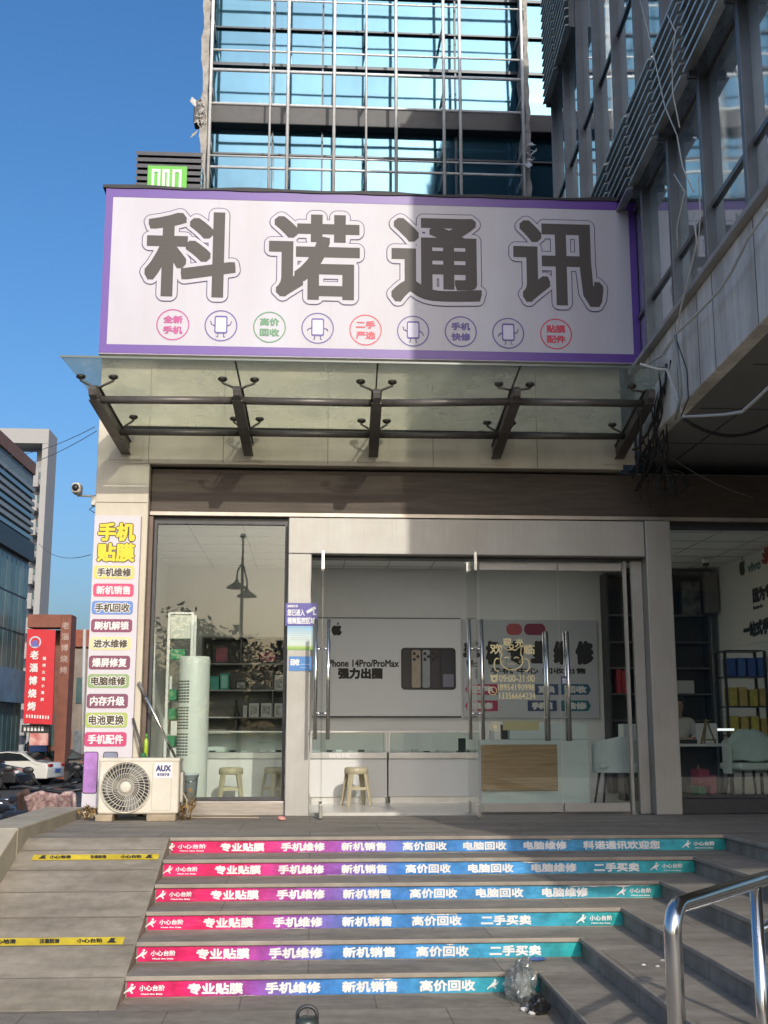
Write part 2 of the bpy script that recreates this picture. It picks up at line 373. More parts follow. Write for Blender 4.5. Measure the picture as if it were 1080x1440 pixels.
for i, (words_, py0, py1, nm) in enumerate(rows):
    Y = Y0 - i*t_; Ys = Y - .004; z1, z0 = -i*r_ - .03, -(i+1)*r_ + .006
    t = thing('step_sticker', 'red to teal printed sticker ' + TELL[i], 'step sticker', (XL, Y, z0), 'stickers on the step risers')
    mb = MB(); n = 60; xa, xb = XL + .012, XR[i] - .006          # a slightly wavy sheet
    f = [(.0012*math.sin(k*.9+i) + .0012*math.sin(k*.37+2*i)) for k in range(n+1)]
    vs = [(xa + (xb-xa)*k/n, Ys - abs(f[k]) - .001, z) for z in (z0 + .002, z1) for k in range(n+1)] + [(xa + (xb-xa)*k/n, Y - .001, z) for z in (z0 + .002, z1) for k in range(n+1)]
    m_ = n + 1; fs = []
    for k in range(n): fs += [(k, k+1, m_+k+1, m_+k), (2*m_+k, 3*m_+k, 3*m_+k+1, 2*m_+k+1), (m_+k, m_+k+1, 3*m_+k+1, 3*m_+k), (k, 2*m_+k, 2*m_+k+1, k+1)]
    fs += [(0, m_, 3*m_, 2*m_), (n, 2*m_+n, 3*m_+n, m_+n)]
    mb.add(vs, fs); mb.build('sticker_sheet', M_stk, t)
    h = z1 - z0; rp_ = random.Random(60 + i); pe_ = ((.80, .98, z1), (.74, .99, z0)) if i == 2 else ((rp_.uniform(.1, .5), 0, z0), (rp_.uniform(.5, .8), 0, z1))
    for f0, f1, ze in pe_:                       # lifted, whitish torn edge
        f1 = f1 or f0 + rp_.uniform(.02, .06); n2 = 14; up_, lo_ = [], []; sg_ = 1 if ze == z0 else -1
        for k in range(n2 + 1):
            x = xa + (xb - xa)*(f0 + (f1 - f0)*k/n2); hgt = .010*rp_.random()*math.sin(math.pi*k/n2)**.5 + .001
            up_.append(V((x, Ys - .006 - hgt*.8, ze + sg_*hgt))); lo_.append(V((x, Ys - .004, ze)))
        MB().prism(up_ + lo_[::-1], (0, .0012, 0)).build('peeling_edge', M_wtext, t)
    for s, a, b in words_:
        py = (py0+py1)/2; X0, X1 = P(a, py, Ys).x, P(b, py, Ys).x
        small = s == '小心台阶'; mb = MB()
        lettering(mb, s, ((X0+X1)/2, Ys - .005, (z0+z1)/2 + (.008 if small else 0)), X1-X0, h*(.38 if small else .74), .0014 if small else .0034)
        if small:
            lettering(mb, 'Mind the Step', ((X0+X1)/2, Ys - .005, z0 + h*.2), (X1-X0)*.85, h*.13, .0012, k=4)
            cx, cz = X0 - .055, (z0+z1)/2           # falling figure
            q_ = MB(); disc(q_, (cx + .012, Ys-.005, cz + .026), .008, n=10)
            q_.prism([V((cx + p, Ys-.0045, cz + q)) for p, q in ((.005,.02),(.022,.012),(.03,.022),(.034,.018),(.024,.002),(.01,-.004),(.02,-.022),(.013,-.024),(-.002,-.008),(-.02,-.014),(-.036,-.026),(-.04,-.02),(-.02,-.004))], (0, -.0006, 0)); q_.build('symbol_print', M_wtext, t)
        mb.build('lettering', M_wtext, t)
# ================================================================== THE SHOP
shop = thing('shop_building', 'cream clad phone shop with steel door frame, glass front and dark beam', 'shop', (0, 0, 0))
XW0, XW1 = -2.242, 3.285
mb = MB().box(XW0, -1.70, 0, .35, -.2, 3.56).box(XW0, XW1, 0, .35, 3.56, 6.60)
mb.build('wall', M_cream, shop, bevel=.01)
M_seam = mat('panel_seam', (.16, .14, .11), .8)
mb = MB()
for x in (-1.72, -.95, .14, 1.25, 2.36): mb.box(x, x+.006, -.002, .002, 3.57, 4.6)
mb.box(XW0+.01, -1.71, -.002, .002, 3.14, 3.147)
mb.build('panel_joint_line', M_seam, shop)
MB().box(5.86, 7.4, 0, .35, -.2, 3.70).build('wall', M_cream, shop, bevel=.01)
# the shell behind
mb = MB().box(XW0+.004, XW0+.16, .352, 8, -.1, 6.59).box(-2.08, 5.62, 4.2, 4.4, -.1, 3.35)
mb.build('rear_wall', M_wallin, shop)
MB().box(5.60, 5.80, .30, 4.19, 0, 3.3).build('side_wall', M_wallin, shop)
MB().box(-2.08, -1.98, .37, 4.19, 0, 3.3).build('side_wall', M_wallin, shop)
MB().box(XW0+.17, 6.5, .36, 8, 3.42, 3.6).build('roof_slab', M_cream, shop)
M_ceil = mat('ceiling_tile', (.82, .82, .81), .8, var=.03)
mb = MB().box(-1.98, 5.6, .36, 4.19, 3.06, 3.12); ce = mb.build('ceiling', M_ceil, shop)
mb = MB()
for k in range(1, 13): mb.box(-1.98 + k*.6, -1.97 + k*.6, .37, 4.18, 3.056, 3.0605)
for k in range(1, 7): mb.box(-1.97, 5.59, .36 + k*.6, .37 + k*.6, 3.0555, 3.0602)
mb.build('ceiling_grid', mat('grid_grey', (.34, .34, .34), .6), ce)
M_floor = mat('floor_tile', (.60, .58, .54), .25, var=.06, scale=2)
MB().box(-1.98, 5.6, .30, 4.19, -.1, .012).build('floor', M_floor, shop)
# beam and the strips round it
M_beam = mat('beam_stone', (.075, .056, .043), .55, var=.25, scale=2.5, stretch=(1, 1, 14), bump=.15, bscale=30, spec=.35, rvar=.15)
MB().box(-1.69, 5.85, .12, .40, 3.075, 3.53).build('beam', M_beam, shop, bevel=.006)
mb = MB().box(-1.695, 5.85, .09, .30, 3.03, 3.073)
mb.build('beam_trim', mat('trim_metal', (.42, .37, .32), .4, .6, var=.15), shop, bevel=.004)
MB().box(-1.69, 5.85, .17, .30, 2.985, 3.028).box(-1.69, 5.85, .24, .40, 3.532, 3.558).build('shadow_gap', M_black, shop)
MB().box(-1.698, -1.655, .09, .33, .0, 3.02).build('window_jamb', mat('jamb_brown', (.14, .10, .08), .5, .4, var=.2), shop, bevel=.004)
# windows
G_win = glass('window_glass', (.94, .97, .95), .05)
G_door = glass('door_glass', (.96, .98, .97), .03)
def window(x0, x1, z0, z1, Y=.20):
    f = MB().box(x0, x1, Y-.03, Y+.05, z0, z0+.03).box(x0, x1, Y-.03, Y+.05, z1-.03, z1).box(x0, x0+.03, Y-.03, Y+.05, z0+.03, z1-.03).box(x1-.03, x1, Y-.03, Y+.05, z0+.03, z1-.03).build('window', M_dark, shop)
    MB().box(x0+.028, x1-.028, Y, Y+.01, z0+.028, z1-.028).build('pane', G_win, f)
    return f
window(-1.652, -.262, .145, 2.985)
window(3.755, 5.59, .155, 2.985)
mb = MB().box(-1.652, -.256, .06, .30, 0, .142)
mb.build('sill', mat('sill_steel', (.42, .38, .34), .35, .8, var=.2, scale=3, stretch=(1, 1, 12)), shop, bevel=.006)
MB().box(3.752, 5.85, .05, .30, 0, .152).build('plinth', mat('plinth_granite', (.035, .037, .042), .4, var=.3, scale=20), shop, bevel=.006)
# steel portal
mb = MB().box(-.253, -.012, -.03, .30, 0, 2.622).box(-.253, 3.474, -.03, .30, 2.624, 3.0)
mb.build('door_frame', M_steel, shop, bevel=.008)
MB().box(3.477, 3.745, -.05, .30, 0, 3.005).build('door_pillar', M_steel, shop, bevel=.008)
MB().box(-.003, 3.47, .10, .28, 2.60, 2.623).build('door_head', M_dark, shop)
# doors: the two on the right are shut, the two on the left stand open towards the landing
YD = .16
def leaf_closed(px0, px1, hpx):
    x0, x1, z0, z1 = rect(px0, 797, px1, 1143, YD)
    z0 = .02; z1 = 2.57
    d = MB().box(x0+.004, x1-.004, YD-.006, YD+.006, z0+.085, z1-.075).build('door', G_door, shop)
    MB().box(x0+.004, x1-.004, YD-.022, YD+.022, z0, z0+.088).build('rail', M_steel, d, bevel=.003)
    MB().box(x0+.004, x1-.004, YD-.022, YD+.022, z1-.078, z1).build('rail', M_steel, d, bevel=.003)
    hx = P(hpx, 960, YD-.06).x
    hz0, hz1 = P(hpx, 1042, YD-.06).z, P(hpx, 888, YD-.06).z
    for s in (-1, 1):
        mb = MB().tube([(hx, YD+.065*s, hz0), (hx, YD+.065*s, hz1)], .019, 12)
        for z in (hz0+.24, hz1-.22): mb.tube([(hx, YD+.004*s, z), (hx, YD+.065*s, z)], .013, 8)
        mb.build('handle', M_chrome, d)
    return d
d1 = leaf_closed(676, 787.5, 770)
d2 = leaf_closed(788.5, 880, 799.5)
x0, x1, z0, z1 = rect(882, 797, 904, 1143, YD)
MB().box(x0, x0+.03, YD-.03, YD+.03, .0, 2.598).box(x1-.08, x1+.03, YD-.03, YD+.03, 0, 2.598).build('sidelight_frame', M_steel, shop, bevel=.003)
MB().box(x0+.03, x1-.08, YD-.004, YD+.004, .0, 2.598).build('sidelight', G_door, shop)
def leaf_open(px, top):
    ya, yb = -.52, .22
    X = P(px, 960, -.3).x
    zt = 2.565
    d = MB().box(X-.006, X+.006, ya, yb, .02, zt).build('door', G_door, shop)
    for ya_, yb_, za_, zb_ in ((ya-.004, ya+.12, .012, .14), (yb-.11, yb, .012, .14), (ya-.004, ya+.05, zt-.17, zt+.02), (yb-.14, yb, zt-.10, zt+.006)):
        MB().box(X-.016, X+.016, ya_, yb_, za_, zb_).build('patch_fitting', M_chrome, d, bevel=.004)
    y = ya + .09
    hz0, hz1 = P(px, 1040, y).z, P(px, 871, y).z
    for s in (-1, 1):
        mb = MB().tube([(X+.062*s, y, hz0), (X+.062*s, y, hz1)], .019, 12)
        for z in (hz0+.25, hz1-.29): mb.tube([(X+.004*s, y, z), (X+.062*s, y, z)], .013, 8)
        mb.build('handle', M_chrome, d)
    return d
leaf_open(452.5, 778); leaf_open(667, 778)
# gold lettering on the shut leaf
M_gold = mat('gold_vinyl', (.90, .77, .42), .45)
ZT = YD - .0075
def gold(s, box, b=.0006): put_text('lettering', s, box, ZT, M_gold, d1, b, 6)
for s, bx in (('欢', (689, 905, 707, 920)), ('迎', (707, 897, 719, 908)), ('光', (724, 898, 736, 910)), ('临', (737, 906, 752, 920))): gold(s, bx, .003)
gold('09:00-21:00', (702, 949, 752, 959), .001); gold('18954190998', (700, 962, 752, 971), .0008); gold('13356664234', (702, 974, 753, 983), .0008)
x0, x1, z0, z1 = rect(697, 908, 742, 946, ZT); cx, cz, s = (x0+x1)/2, (z0+z1)/2, (x1-x0)/2
mb = MB()
def line(pts, r=.008): mb.tube([(cx + a*s, ZT-.002, cz + b*s) for a, b in pts], r, 5)
arc = lambda ax, az, rx, rz, a0, a1, n=9: [(ax + rx*math.cos(R(a0+(a1-a0)*k/n)), az + rz*math.sin(R(a0+(a1-a0)*k/n))) for k in range(n+1)]
line(arc(0, -.05, .72, .62, 140, 400)); line([(-.58,.3),(-.62,.85),(-.25,.55)]); line([(.58,.3),(.62,.85),(.25,.55)]); line([(-.25,.55),(0,.6),(.25,.55)])
line(arc(-.3, .0, .16, .12, 20, 160)); line(arc(.3, .0, .16, .12, 20, 160)); line(arc(-.12, -.22, .12, .1, 200, 350), .004); line(arc(.12, -.22, .12, .1, 190, 340), .004)
line(arc(-.9, -.35, .2, .4, 60, 300)); line(arc(.9, -.35, .2, .4, -120, 120)); line(arc(0, .78, .12, .12, 0, 360))
for q in (-1, 1):
    for h in (-.1, -.2): line([(q*.45, h), (q*.7, h - .03)], .003)
x0, x1, z0, z1 = rect(690, 949, 700, 960, ZT); disc(mb, ((x0+x1)/2, ZT-.001, (z0+z1)/2), (x1-x0)/2, r_in=(x1-x0)*.2)
for q in (-1, 1): disc(mb, ((x0+x1)/2 + q*(x1-x0)*.42, ZT-.0012, z1 - .008), (x1-x0)*.16, n=12)
x0, x1, z0, z1 = rect(687, 965, 699, 978, ZT); disc(mb, ((x0+x1)/2, ZT-.001, (z0+z1)/2), (x1-x0)/2, r_in=(x1-x0)*.42)
mb.tube([((x0+x1)/2 + a*.02, ZT-.002, (z0+z1)/2 + b*.02) for a, b in ((-.8, .9), (-.7, 0), (0, -.7), (.9, -.8))], .006, 5)
x0, x1, z0, z1 = rect(690, 1015, 703, 1028, ZT)
for q0, q1, w0, w1 in ((x0, x1, z0, z0+.008), (x0, x1, z1-.008, z1), (x0, x0+.008, z0, z1), (x1-.008, x1, z0, z1)): mb.box(q0, q1, ZT-.002, ZT-.001, w0, w1)
mb.build('vinyl_drawing', M_gold, d1)
put_text('lettering', '¥', (693, 1017, 700, 1026), ZT, M_gold, d1, .003)
x0, x1, z0, z1 = rect(707, 1014, 758, 1027, ZT); MB().box(x0, x1, ZT-.0015, ZT-.0005, z0, z1).build('vinyl_strip', mat('gold_strip', (.30, .30, .14), .5), d1)
x0, x1, z0, z1 = rect(788.5, 951, 799, 963, YD-.0065); MB().box(x0, x1, YD-.008, YD-.0065, z0, z1).build('pull_label', mat('navy_print', (.05, .06, .16), .5), d2)
put_text('lettering', '拉', (790.5, 953, 797.5, 961.5), YD-.0085, M_wtext, d2, .003)

# ================================================================== CANOPY
can = thing('glass_canopy', 'dusty glass entrance canopy on five dark steel arms below the big sign', 'canopy', (.6, -.6, 3.8))
M_arm = mat('arm_paint', (.13, .118, .112), .42, .35, var=.25, scale=5, rvar=.12)
bases = [(178, 630), (350, 632), (525, 634), (697, 637), (870, 637)]; outs = [(130, 548), (333, 549), (530, 553), (727, 550), (916, 553)]
GY, GZ0, GZ1 = -1.68, 4.155, 3.955           # front edge, height in front, height at the wall
gz = lambda y: GZ1 + (GZ0 - GZ1) * (y / GY)
AX = []
for (bx, by), (ox, oy) in zip(bases, outs):
    b, o = P(bx, by, 0), P(ox, oy, -1.45); AX.append((b, o))
    up = V((0, 0, 1)); d = (o - b).normalized(); side = d.cross(up).normalized(); nn = side.cross(d)
    mb = MB()
    w2 = .034
    prof = [b - nn*.07, b + nn*.065, b + (o-b)*.97 + nn*.065, o + nn*.045, o + d*.03, o - nn*.05, b + (o-b)*.95 - nn*.07]
    mb.prism([p - side*w2 for p in prof], side * 2 * w2)
    for sg in (-1, 1): mb.bar(b + nn*.068*sg, b + (o-b)*.95 + nn*.068*sg, .10, .012, nn)
    a = mb.build('arm', M_arm, can, bevel=.004)
    MB().box(b.x-.17, b.x+.17, -.010, -.001, b.z-.13, b.z+.22).build('base_plate', M_cream, can, bevel=.003)
    # spider fittings: two stalks with pads under the glass at the front and two at the wall end
    for f, sp in ((.90, .15), (.22, .13)):
        q = b + (o-b)*f; y = q.y; mb = MB()
        for sg in (-1, 1):
            if (bx == 178 and sg < 0 and f < .5) or (bx == 870 and sg > 0): continue
            e = V((q.x + sg*sp, y, gz(y) - .014))
            mb.tube([q + nn*.07, V((q.x + sg*sp*.45, y, (q.z+.07)*.55 + e.z*.45 - .02)), V((e.x, y, e.z - .05)), e], .012, 8)
            mb.lathe(V((e.x, y, e.z - .012)), [(.012, -.03), (.042, -.012), (.045, 0), (.04, .012)], 14)
        mb.build('spider_fitting', mat('fitting_steel', (.12, .11, .10), .4, .7, var=.2), can)
for f, rr, off in ((.86, .037, -.01), (.30, .033, .0)):
    pts = [b + (o-b)*f + V((0, 0, off)) for b, o in AX]
    for p, q in zip(pts, pts[1:]): MB().tube([p, q], rr, 14).build('tube', M_arm, can)
G_can = glass('canopy_glass', (.90, .94, .88), .05, .1, .30, (.74, .76, .64))
xs = [-2.30, None, None, None, 3.27]; xw = [-2.05, None, None, None, 3.30]
for k in (1, 2, 3):
    b, o = AX[k]; xs[k] = (b + (o-b)*1.13).x; xw[k] = b.x
for k in range(4):
    a0, a1, c0, c1 = xs[k]+.006, xs[k+1]-.006, xw[k]+.006, xw[k+1]-.006
    MB().hexa([(a0, GY, GZ0-.006), (a1, GY, GZ0-.006), (c1, -.012, GZ1-.006), (c0, -.012, GZ1-.006)], [(a0, GY, GZ0+.006), (a1, GY, GZ0+.006), (c1, -.012, GZ1+.006), (c0, -.012, GZ1+.006)]).build('glass_panel', G_can, can)
M_rub = mat('rubber_seal', (.02, .02, .02), .7)
for k in (1, 2, 3): MB().bar((xs[k], GY, GZ0), (xw[k], -.012, GZ1), .013, .016).build('seal', M_rub, can)
MB().bar((xs[0], GY-.004, GZ0), (xs[4], GY-.004, GZ0), .008, .018).build('edge_strip', mat('glass_edge', (.12, .15, .13), .3), can)
MB().bar((xw[0], -.008, GZ1-.014), (xw[4], -.008, GZ1-.014), .02, .03).build('seal', M_rub, can)

# ================================================================== BIG SIGN
YS = -.20
sign = thing('shop_sign', 'big white shop sign with purple border, four black characters and a row of round badges', 'sign', (.6, YS, 5.6))
SX0, SX1, SZ0, SZ1 = P(152, 262, YS).x, P(893, 284, YS).x, 4.67, P(500, 273, YS).z
SX0 = min(SX0, P(138, 500, YS).x)
M_face = mat('sign_face', (.51, .50, .575), .42, var=.03, scale=1.2, bump=.10, bscale=1.6, var2=.07, scale2=1.1, stretch2=(1.6, 1, .3))
M_purp = mat('sign_purple', (.115, .045, .31), .38, var=.05, scale=2)
M_char = mat('sign_black', (.075, .066, .064), .5, spec=.3)
bw = .085
MB().box(SX0, SX1, YS+.012, -.004, SZ0, SZ1).build('casing', mat('casing_grey', (.35, .35, .37), .5), sign, bevel=.006)
MB().box(SX0+.004, SX1-.004, YS+.002, YS+.011, SZ0+.004, SZ1-.004).build('panel', M_face, sign)
mb = MB()
for q in ((SX0+.004, SX1-.004, SZ1-bw-.02, SZ1-.004), (SX0+.004, SX1-.004, SZ0+.012, SZ0+.012+bw+.01), (SX0+.004, SX0+bw-.004, SZ0+.022+bw, SZ1-bw-.02), (SX1-bw+.004, SX1-.004, SZ0+.022+bw, SZ1-bw-.02)):
    mb.box(q[0], q[1], YS-.001, YS+.002, q[2], q[3])
mb.build('border', M_purp, sign)
mb = MB()
for f in (.21, .42, .63, .84): x = SX0 + (SX1 - SX0)*f; mb.box(x, x + .003, YS+.0012, YS+.002, SZ0 + .12, SZ1 - .12)
mb.build('panel_joint_line', mat('seam_grey', (.40, .38, .43), .5), sign)
n = 40; mb = MB(); up, lo = [], []
for k in range(n+1):
    x = SX0-.03 + (SX1-SX0+.05)*k/n; up.append(V((x, YS-.015, SZ1 + .026 + .014*math.sin(k*.7) * (.3 + .7*abs(math.sin(k*.21)))))); lo.append(V((x, YS-.015, SZ1 - .006 - .004*math.sin(k*1.3))))
mb.prism(up + lo[::-1], (0, .2, 0)); mb.build('top_flashing', mat('flashing_black', (.02, .02, .024), .6, var=.3), sign)
M_line = mat('outline_violet', (.05, .035, .12), .5)
for ch, bx in (('科', (204, 298, 332, 418)), ('诺', (378, 302, 506, 422)), ('通', (550, 307, 677, 426)), ('讯', (722, 311, 847, 431))):
    x0, x1, z0, z1 = rect(*bx, YS); c = ((x0+x1)/2, YS, (z0+z1)/2); W, H = x1-x0, z1-z0
    mb = MB()
    for nm, b, dep, m in (('outline', .056, .0025, M_line), ('outline', .047, .0045, M_face), ('lettering', .0, .0065, M_char)):
        e = .024 + b if b else .026
        mb = MB(); lettering(mb, ch, (c[0], YS-dep, c[2]), W + 2*(e-.026), H + 2*(e-.026), e, k=44, step=.00003, square=nm == 'lettering'); mb.build(nm, m, sign)
M_b = {'m': mat('print_magenta', (.45, .05, .24), .45), 'g': mat('print_green', (.09, .26, .13), .45), 'r': mat('print_red', (.60, .05, .10), .45), 'v': mat('print_violet', (.10, .07, .30), .45)}
badges = [((243, 456.5), 'm', '全新', '手机'), ((310.7, 458), 'v', None, 0), ((379, 460), 'g', '高价', '回收'), ((446.7, 461.5), 'v', None, 1), ((514, 464), 'r', '二手', '严选'), ((581, 465.6), 'v', None, 2), ((648, 466.3), 'v', '手机', '快修'), ((714.7, 468.7), 'v', None, 3), ((782, 469.7), 'r', '贴膜', '配件')]
M_scr = mat('print_lilac', (.62, .60, .74), .45)
for (px, py), col, a, b in badges:
    c = P(px, py, YS-.001); mb = MB(); rr = .172
    disc(mb, c, rr, r_in=rr-.013)
    if a:
        lettering(mb, a, (c.x, c.y-.0005, c.z+.058), .205, .088, .005, k=6); lettering(mb, b, (c.x, c.y-.0005, c.z-.058), .205, .088, .005, k=6)
    else:                                       # a round-cornered telephone with thin arms and legs
        bw2, bh = .068, .098
        mb.prism(round_rect(c.x-bw2, c.x+bw2, c.z-bh+.012, c.z+bh+.012, .022, c.y-.0006), (0, -.0006, 0))
        for sg in (-1, 1):
            mb.tube([(c.x+sg*.03, c.y-.001, c.z-bh+.012), (c.x+sg*.03, c.y-.001, c.z-bh-.022), (c.x+sg*.045, c.y-.001, c.z-bh-.024)], .004, 5)
            dz = (.05, -.03, .05 if sg < 0 else -.05, -.04 if sg < 0 else .05)[b]
            mb.tube([(c.x+sg*bw2, c.y-.001, c.z), (c.x+sg*(bw2+.03), c.y-.001, c.z+dz*.3), (c.x+sg*(bw2+.04), c.y-.001, c.z+dz)], .0045, 5)
        q = MB(); q.prism(round_rect(c.x-bw2+.014, c.x+bw2-.014, c.z-bh+.03, c.z+bh-.008, .01, c.y-.0016), (0, -.0006, 0)); q.build('badge_icon', M_scr, sign)
    mb.build('badge', M_b[col], sign)
# ================================================================== THINGS ON AND AT THE FACADE
# narrow sign on the pillar
YP = -.07
ps = thing('pillar_sign', 'tall narrow white sign on the pillar listing phone services in coloured bars', 'sign', (-2, YP, 1.6))
x0, x1 = P(133, 727, YP).x, P(198.5, 727, YP).x; z1, z0 = P(165, 725, YP).z, .09
M_pface = mat('pillar_sign_face', (.58, .55, .59), .4, var=.02)
MB().box(x0, x1, YP, -.003, z0, z1).build('panel', M_pface, ps, bevel=.004)
PT = YP - .002
M_ye, M_brn = mat('print_yellow', (.80, .58, .02), .5), mat('print_brown', (.07, .05, .02), .5)
for s, bx in (('手机', (138, 735, 190, 761)), ('贴膜', (136.5, 763.5, 189.5, 790))):
    x0_, x1_, zz0, zz1 = rect(*bx, PT); c = ((x0_+x1_)/2, 0, (zz0+zz1)/2); W, H = x1_-x0_, zz1-zz0
    mb = MB(); lettering(mb, s, (c[0], PT, c[2]), W+.02, H+.02, .019, k=10); mb.build('outline', M_brn, ps)
    mb = MB(); lettering(mb, s, (c[0], PT-.002, c[2]), W, H, .0085, k=10); mb.build('lettering', M_ye, ps)
YB = [('手机维修', 132, 795.6, 189, 814, (.62, .55, .13), 0), ('新机销售', 131, 820.7, 188, 839, (.62, .06, .16), 1), ('手机回收', 129, 845, 187, 864, (.13, .24, .55), 0), ('刷机解锁', 128, 870.6, 186, 889, (.23, .05, .11), 1),
      ('进水维修', 127, 896, 184, 914, (.66, .60, .28), 0), ('爆屏修复', 125, 922, 183, 941.4, (.20, .055, .10), 1), ('电脑维修', 123.5, 948, 181.6, 967.5, (.26, .37, .16), 0), ('内存升级', 122, 975.7, 180, 996, (.20, .06, .11), 1),
      ('电池更换', 120, 1002, 179, 1023, (.37, .44, .12), 0), ('手机配件', 118.6, 1029.5, 178, 1049.8, (.52, .05, .16), 1)]
for s, a, b, c_, d, colr, wh in YB:
    q0, q1, w0, w1 = rect(a, b, c_, d, PT); sh = x0 - P(a - 17 + (b-795)*.045, (b+d)/2, PT).x * 0 - x0
    mb = MB(); mb.prism(round_rect(q0, q1, w0, w1, .03, PT), (0, -.0015, 0)); mb.build('service_bar', mat('bar_%d' % int(b), colr, .45, var=.03), ps)
    cx, cz, W, H = (q0+q1)/2, (w0+w1)/2, (q1-q0)*.84, (w1-w0)*.66
    if not wh:
        mb = MB(); lettering(mb, s, (cx, PT-.002, cz), W+.016, H+.016, .011, k=8, step=.00004); mb.build('outline', M_wtext, ps)
    mb = MB(); lettering(mb, s, (cx, PT-.004, cz), W, H, .0032, k=8); mb.build('lettering', M_wtext if wh else M_brn, ps)
for a, b, c_, d, cc in ((116.5, 1057, 137.5, 1116, (.25, .12, .32)), (144, 1057, 165, 1116, (.14, .15, .20))):
    q0, q1, w0, w1 = rect(a, b, c_, d, PT)
    MB().prism(round_rect(q0, q1, w0, w1, .025, PT), (0, -.0015, 0)).build('phone_picture', mat('phone_edge_%d' % int(a), (.04, .03, .05), .4), ps)
    MB().prism(round_rect(q0+.008, q1-.008, w0+.008, w1-.008, .02, PT-.0018), (0, -.001, 0)).build('phone_picture', mat('phone_face_%d' % int(a), cc, .35, c2=tuple(min(1, x*2.6) for x in cc), scale=2.2), ps)

# wall camera
wc = thing('wall_camera', 'small white security camera on an arm sticking out from the pillar top', 'camera', P(134, 700, .1))
a, b = P(136, 698, .06), P(109, 697, -.05)
M_camw = mat('camera_white', (.55, .53, .48), .5, var=.1)
MB().tube([a, b], .011, 8).build('bracket', M_camw, wc)
MB().box(a.x-.05, a.x+.0, .02, .12, a.z-.10, a.z-.005).build('junction_box', M_camw, wc, bevel=.008)
c = P(109, 688, -.08); MB().box(c.x-.045, c.x+.045, c.y-.10, c.y+.07, c.z-.055, c.z+.055).build('housing', M_camw, wc, bevel=.025)
MB().lathe((c.x, c.y-.104, c.z), [(.034, 0), (.034, -.008), (.0, -.008)], 16, 'Y').build('lens', M_black, wc)
MB().tube([a + V((-.02, 0, -.1)), a + V((-.07, 0, -.14)), a + V((-.02, 0, -.17)), a + V((.05, .0, -.16))], .006, 6).build('cable', M_black, wc)

# outdoor air conditioner on two blocks
YA = -.60
ax0, ax1, az0, az1 = rect(138, 1067, 251.5, 1145, YA)
ac = thing('air_conditioner', 'white outdoor air conditioner unit with round fan grille standing on two blocks', 'air conditioner', ((ax0+ax1)/2, YA+.15, az0))
M_acw = mat('ac_white', (.66, .62, .53), .45, var=.05, scale=2, var2=.10, scale2=3)
MB().box(ax0, ax1, YA, YA+.30, az0, az1).build('casing', M_acw, ac, bevel=.022, seg=3)
MB().box(ax0-.004, ax1+.004, YA-.005, YA+.305, az1-.028, az1+.006).build('lid', M_acw, ac, bevel=.01)
c = P(177, 1107, YA-.002); rg = .232
MB().lathe((c.x, YA-.004, c.z), [(rg, .003), (rg, -.001)], 40, 'Y').build('fan_opening', mat('ac_hole', (.03, .03, .03), .7), ac)
mb = MB()
for k in range(3):                               # blades
    a0 = k*2*math.pi/3 + .5
    mb.prism([V((c.x + r1*math.cos(a0+da), YA-.007, c.z + r1*math.sin(a0+da))) for r1, da in ((.05, 0), (.13, -.1), (.21, .05), (.215, .5), (.19, .95), (.12, .8), (.06, .7))], (0, -.001, 0))
mb.build('fan_blade', mat('fan_grey', (.20, .20, .19), .5), ac)
mb = MB()
for rr in (.075, .125, .175, .218): mb.tube([(c.x + rr*math.cos(2*math.pi*k/36), YA-.018, c.z + rr*math.sin(2*math.pi*k/36)) for k in range(37)], .0028, 5, False)
mb.tube([(c.x + rg*math.cos(2*math.pi*k/48), YA-.010, c.z + rg*math.sin(2*math.pi*k/48)) for k in range(49)], .008, 6, False)
for k in range(40):
    a0 = 2*math.pi*k/40
    mb.tube([(c.x + rr*math.cos(a0 - sw), YA-.02, c.z + rr*math.sin(a0 - sw)) for rr, sw in ((.05, 0), (.10, .2), (.16, .36), (rg, .48))], .0028, 4, False)
mb.build('grille', M_acw, ac)
MB().lathe((c.x, YA-.018, c.z), [(.052, .006), (.052, -.006), (.04, -.012), (0, -.012)], 24, 'Y').build('grille_hub', M_acw, ac)
q0, q1, w0, w1 = rect(213.5, 1075, 241, 1140, YA)
mb = MB()
for a_, b_, c_, d_ in ((q0, q0+.004, w0, w1), (q1-.004, q1, w0, w1), (q0+.004, q1-.004, w0, w0+.004), (q0+.004, q1-.004, w1-.004, w1)): mb.box(a_, b_, YA-.002, YA+.001, c_, d_)
mb.build('groove', mat('ac_groove', (.42, .39, .33), .6), ac)
M_navy = mat('navy_ink', (.03, .03, .14), .5)
lb = rect(217.5, 1072.5, 242, 1094, YA); MB().box(lb[0], lb[1], YA-.004, YA-.0022, lb[2], lb[3]).build('maker_label', mat('label_white', (.70, .68, .72), .4), ac)
put_text('lettering', 'AUX', (219, 1076, 240.5, 1085), YA-.0045, M_navy, ac, .004)
put_text('lettering', '奥克斯空调', (221, 1087, 238, 1091.5), YA-.0045, M_navy, ac, .001, 4)
vb = MB().box(ax1+.001, ax1+.03, YA+.08, YA+.25, az0+.1, az0+.38).build('valve_cover', mat('valve_grey', (.45, .43, .38), .5), ac, bevel=.01)
MB().tube([(ax1+.02, YA+.12, az0+.2), (ax1+.07, YA+.10, az0+.12), (ax1+.05, YA+.12, az0-.02), (ax1+.12, YA+.2, az0-.045), (ax1+.4, YA+.25, az0-.05), (ax1+.75, YA+.2, az0-.05)], .009, 7).build('drain_pipe', mat('pipe_beige', (.35, .30, .22), .6), ac)
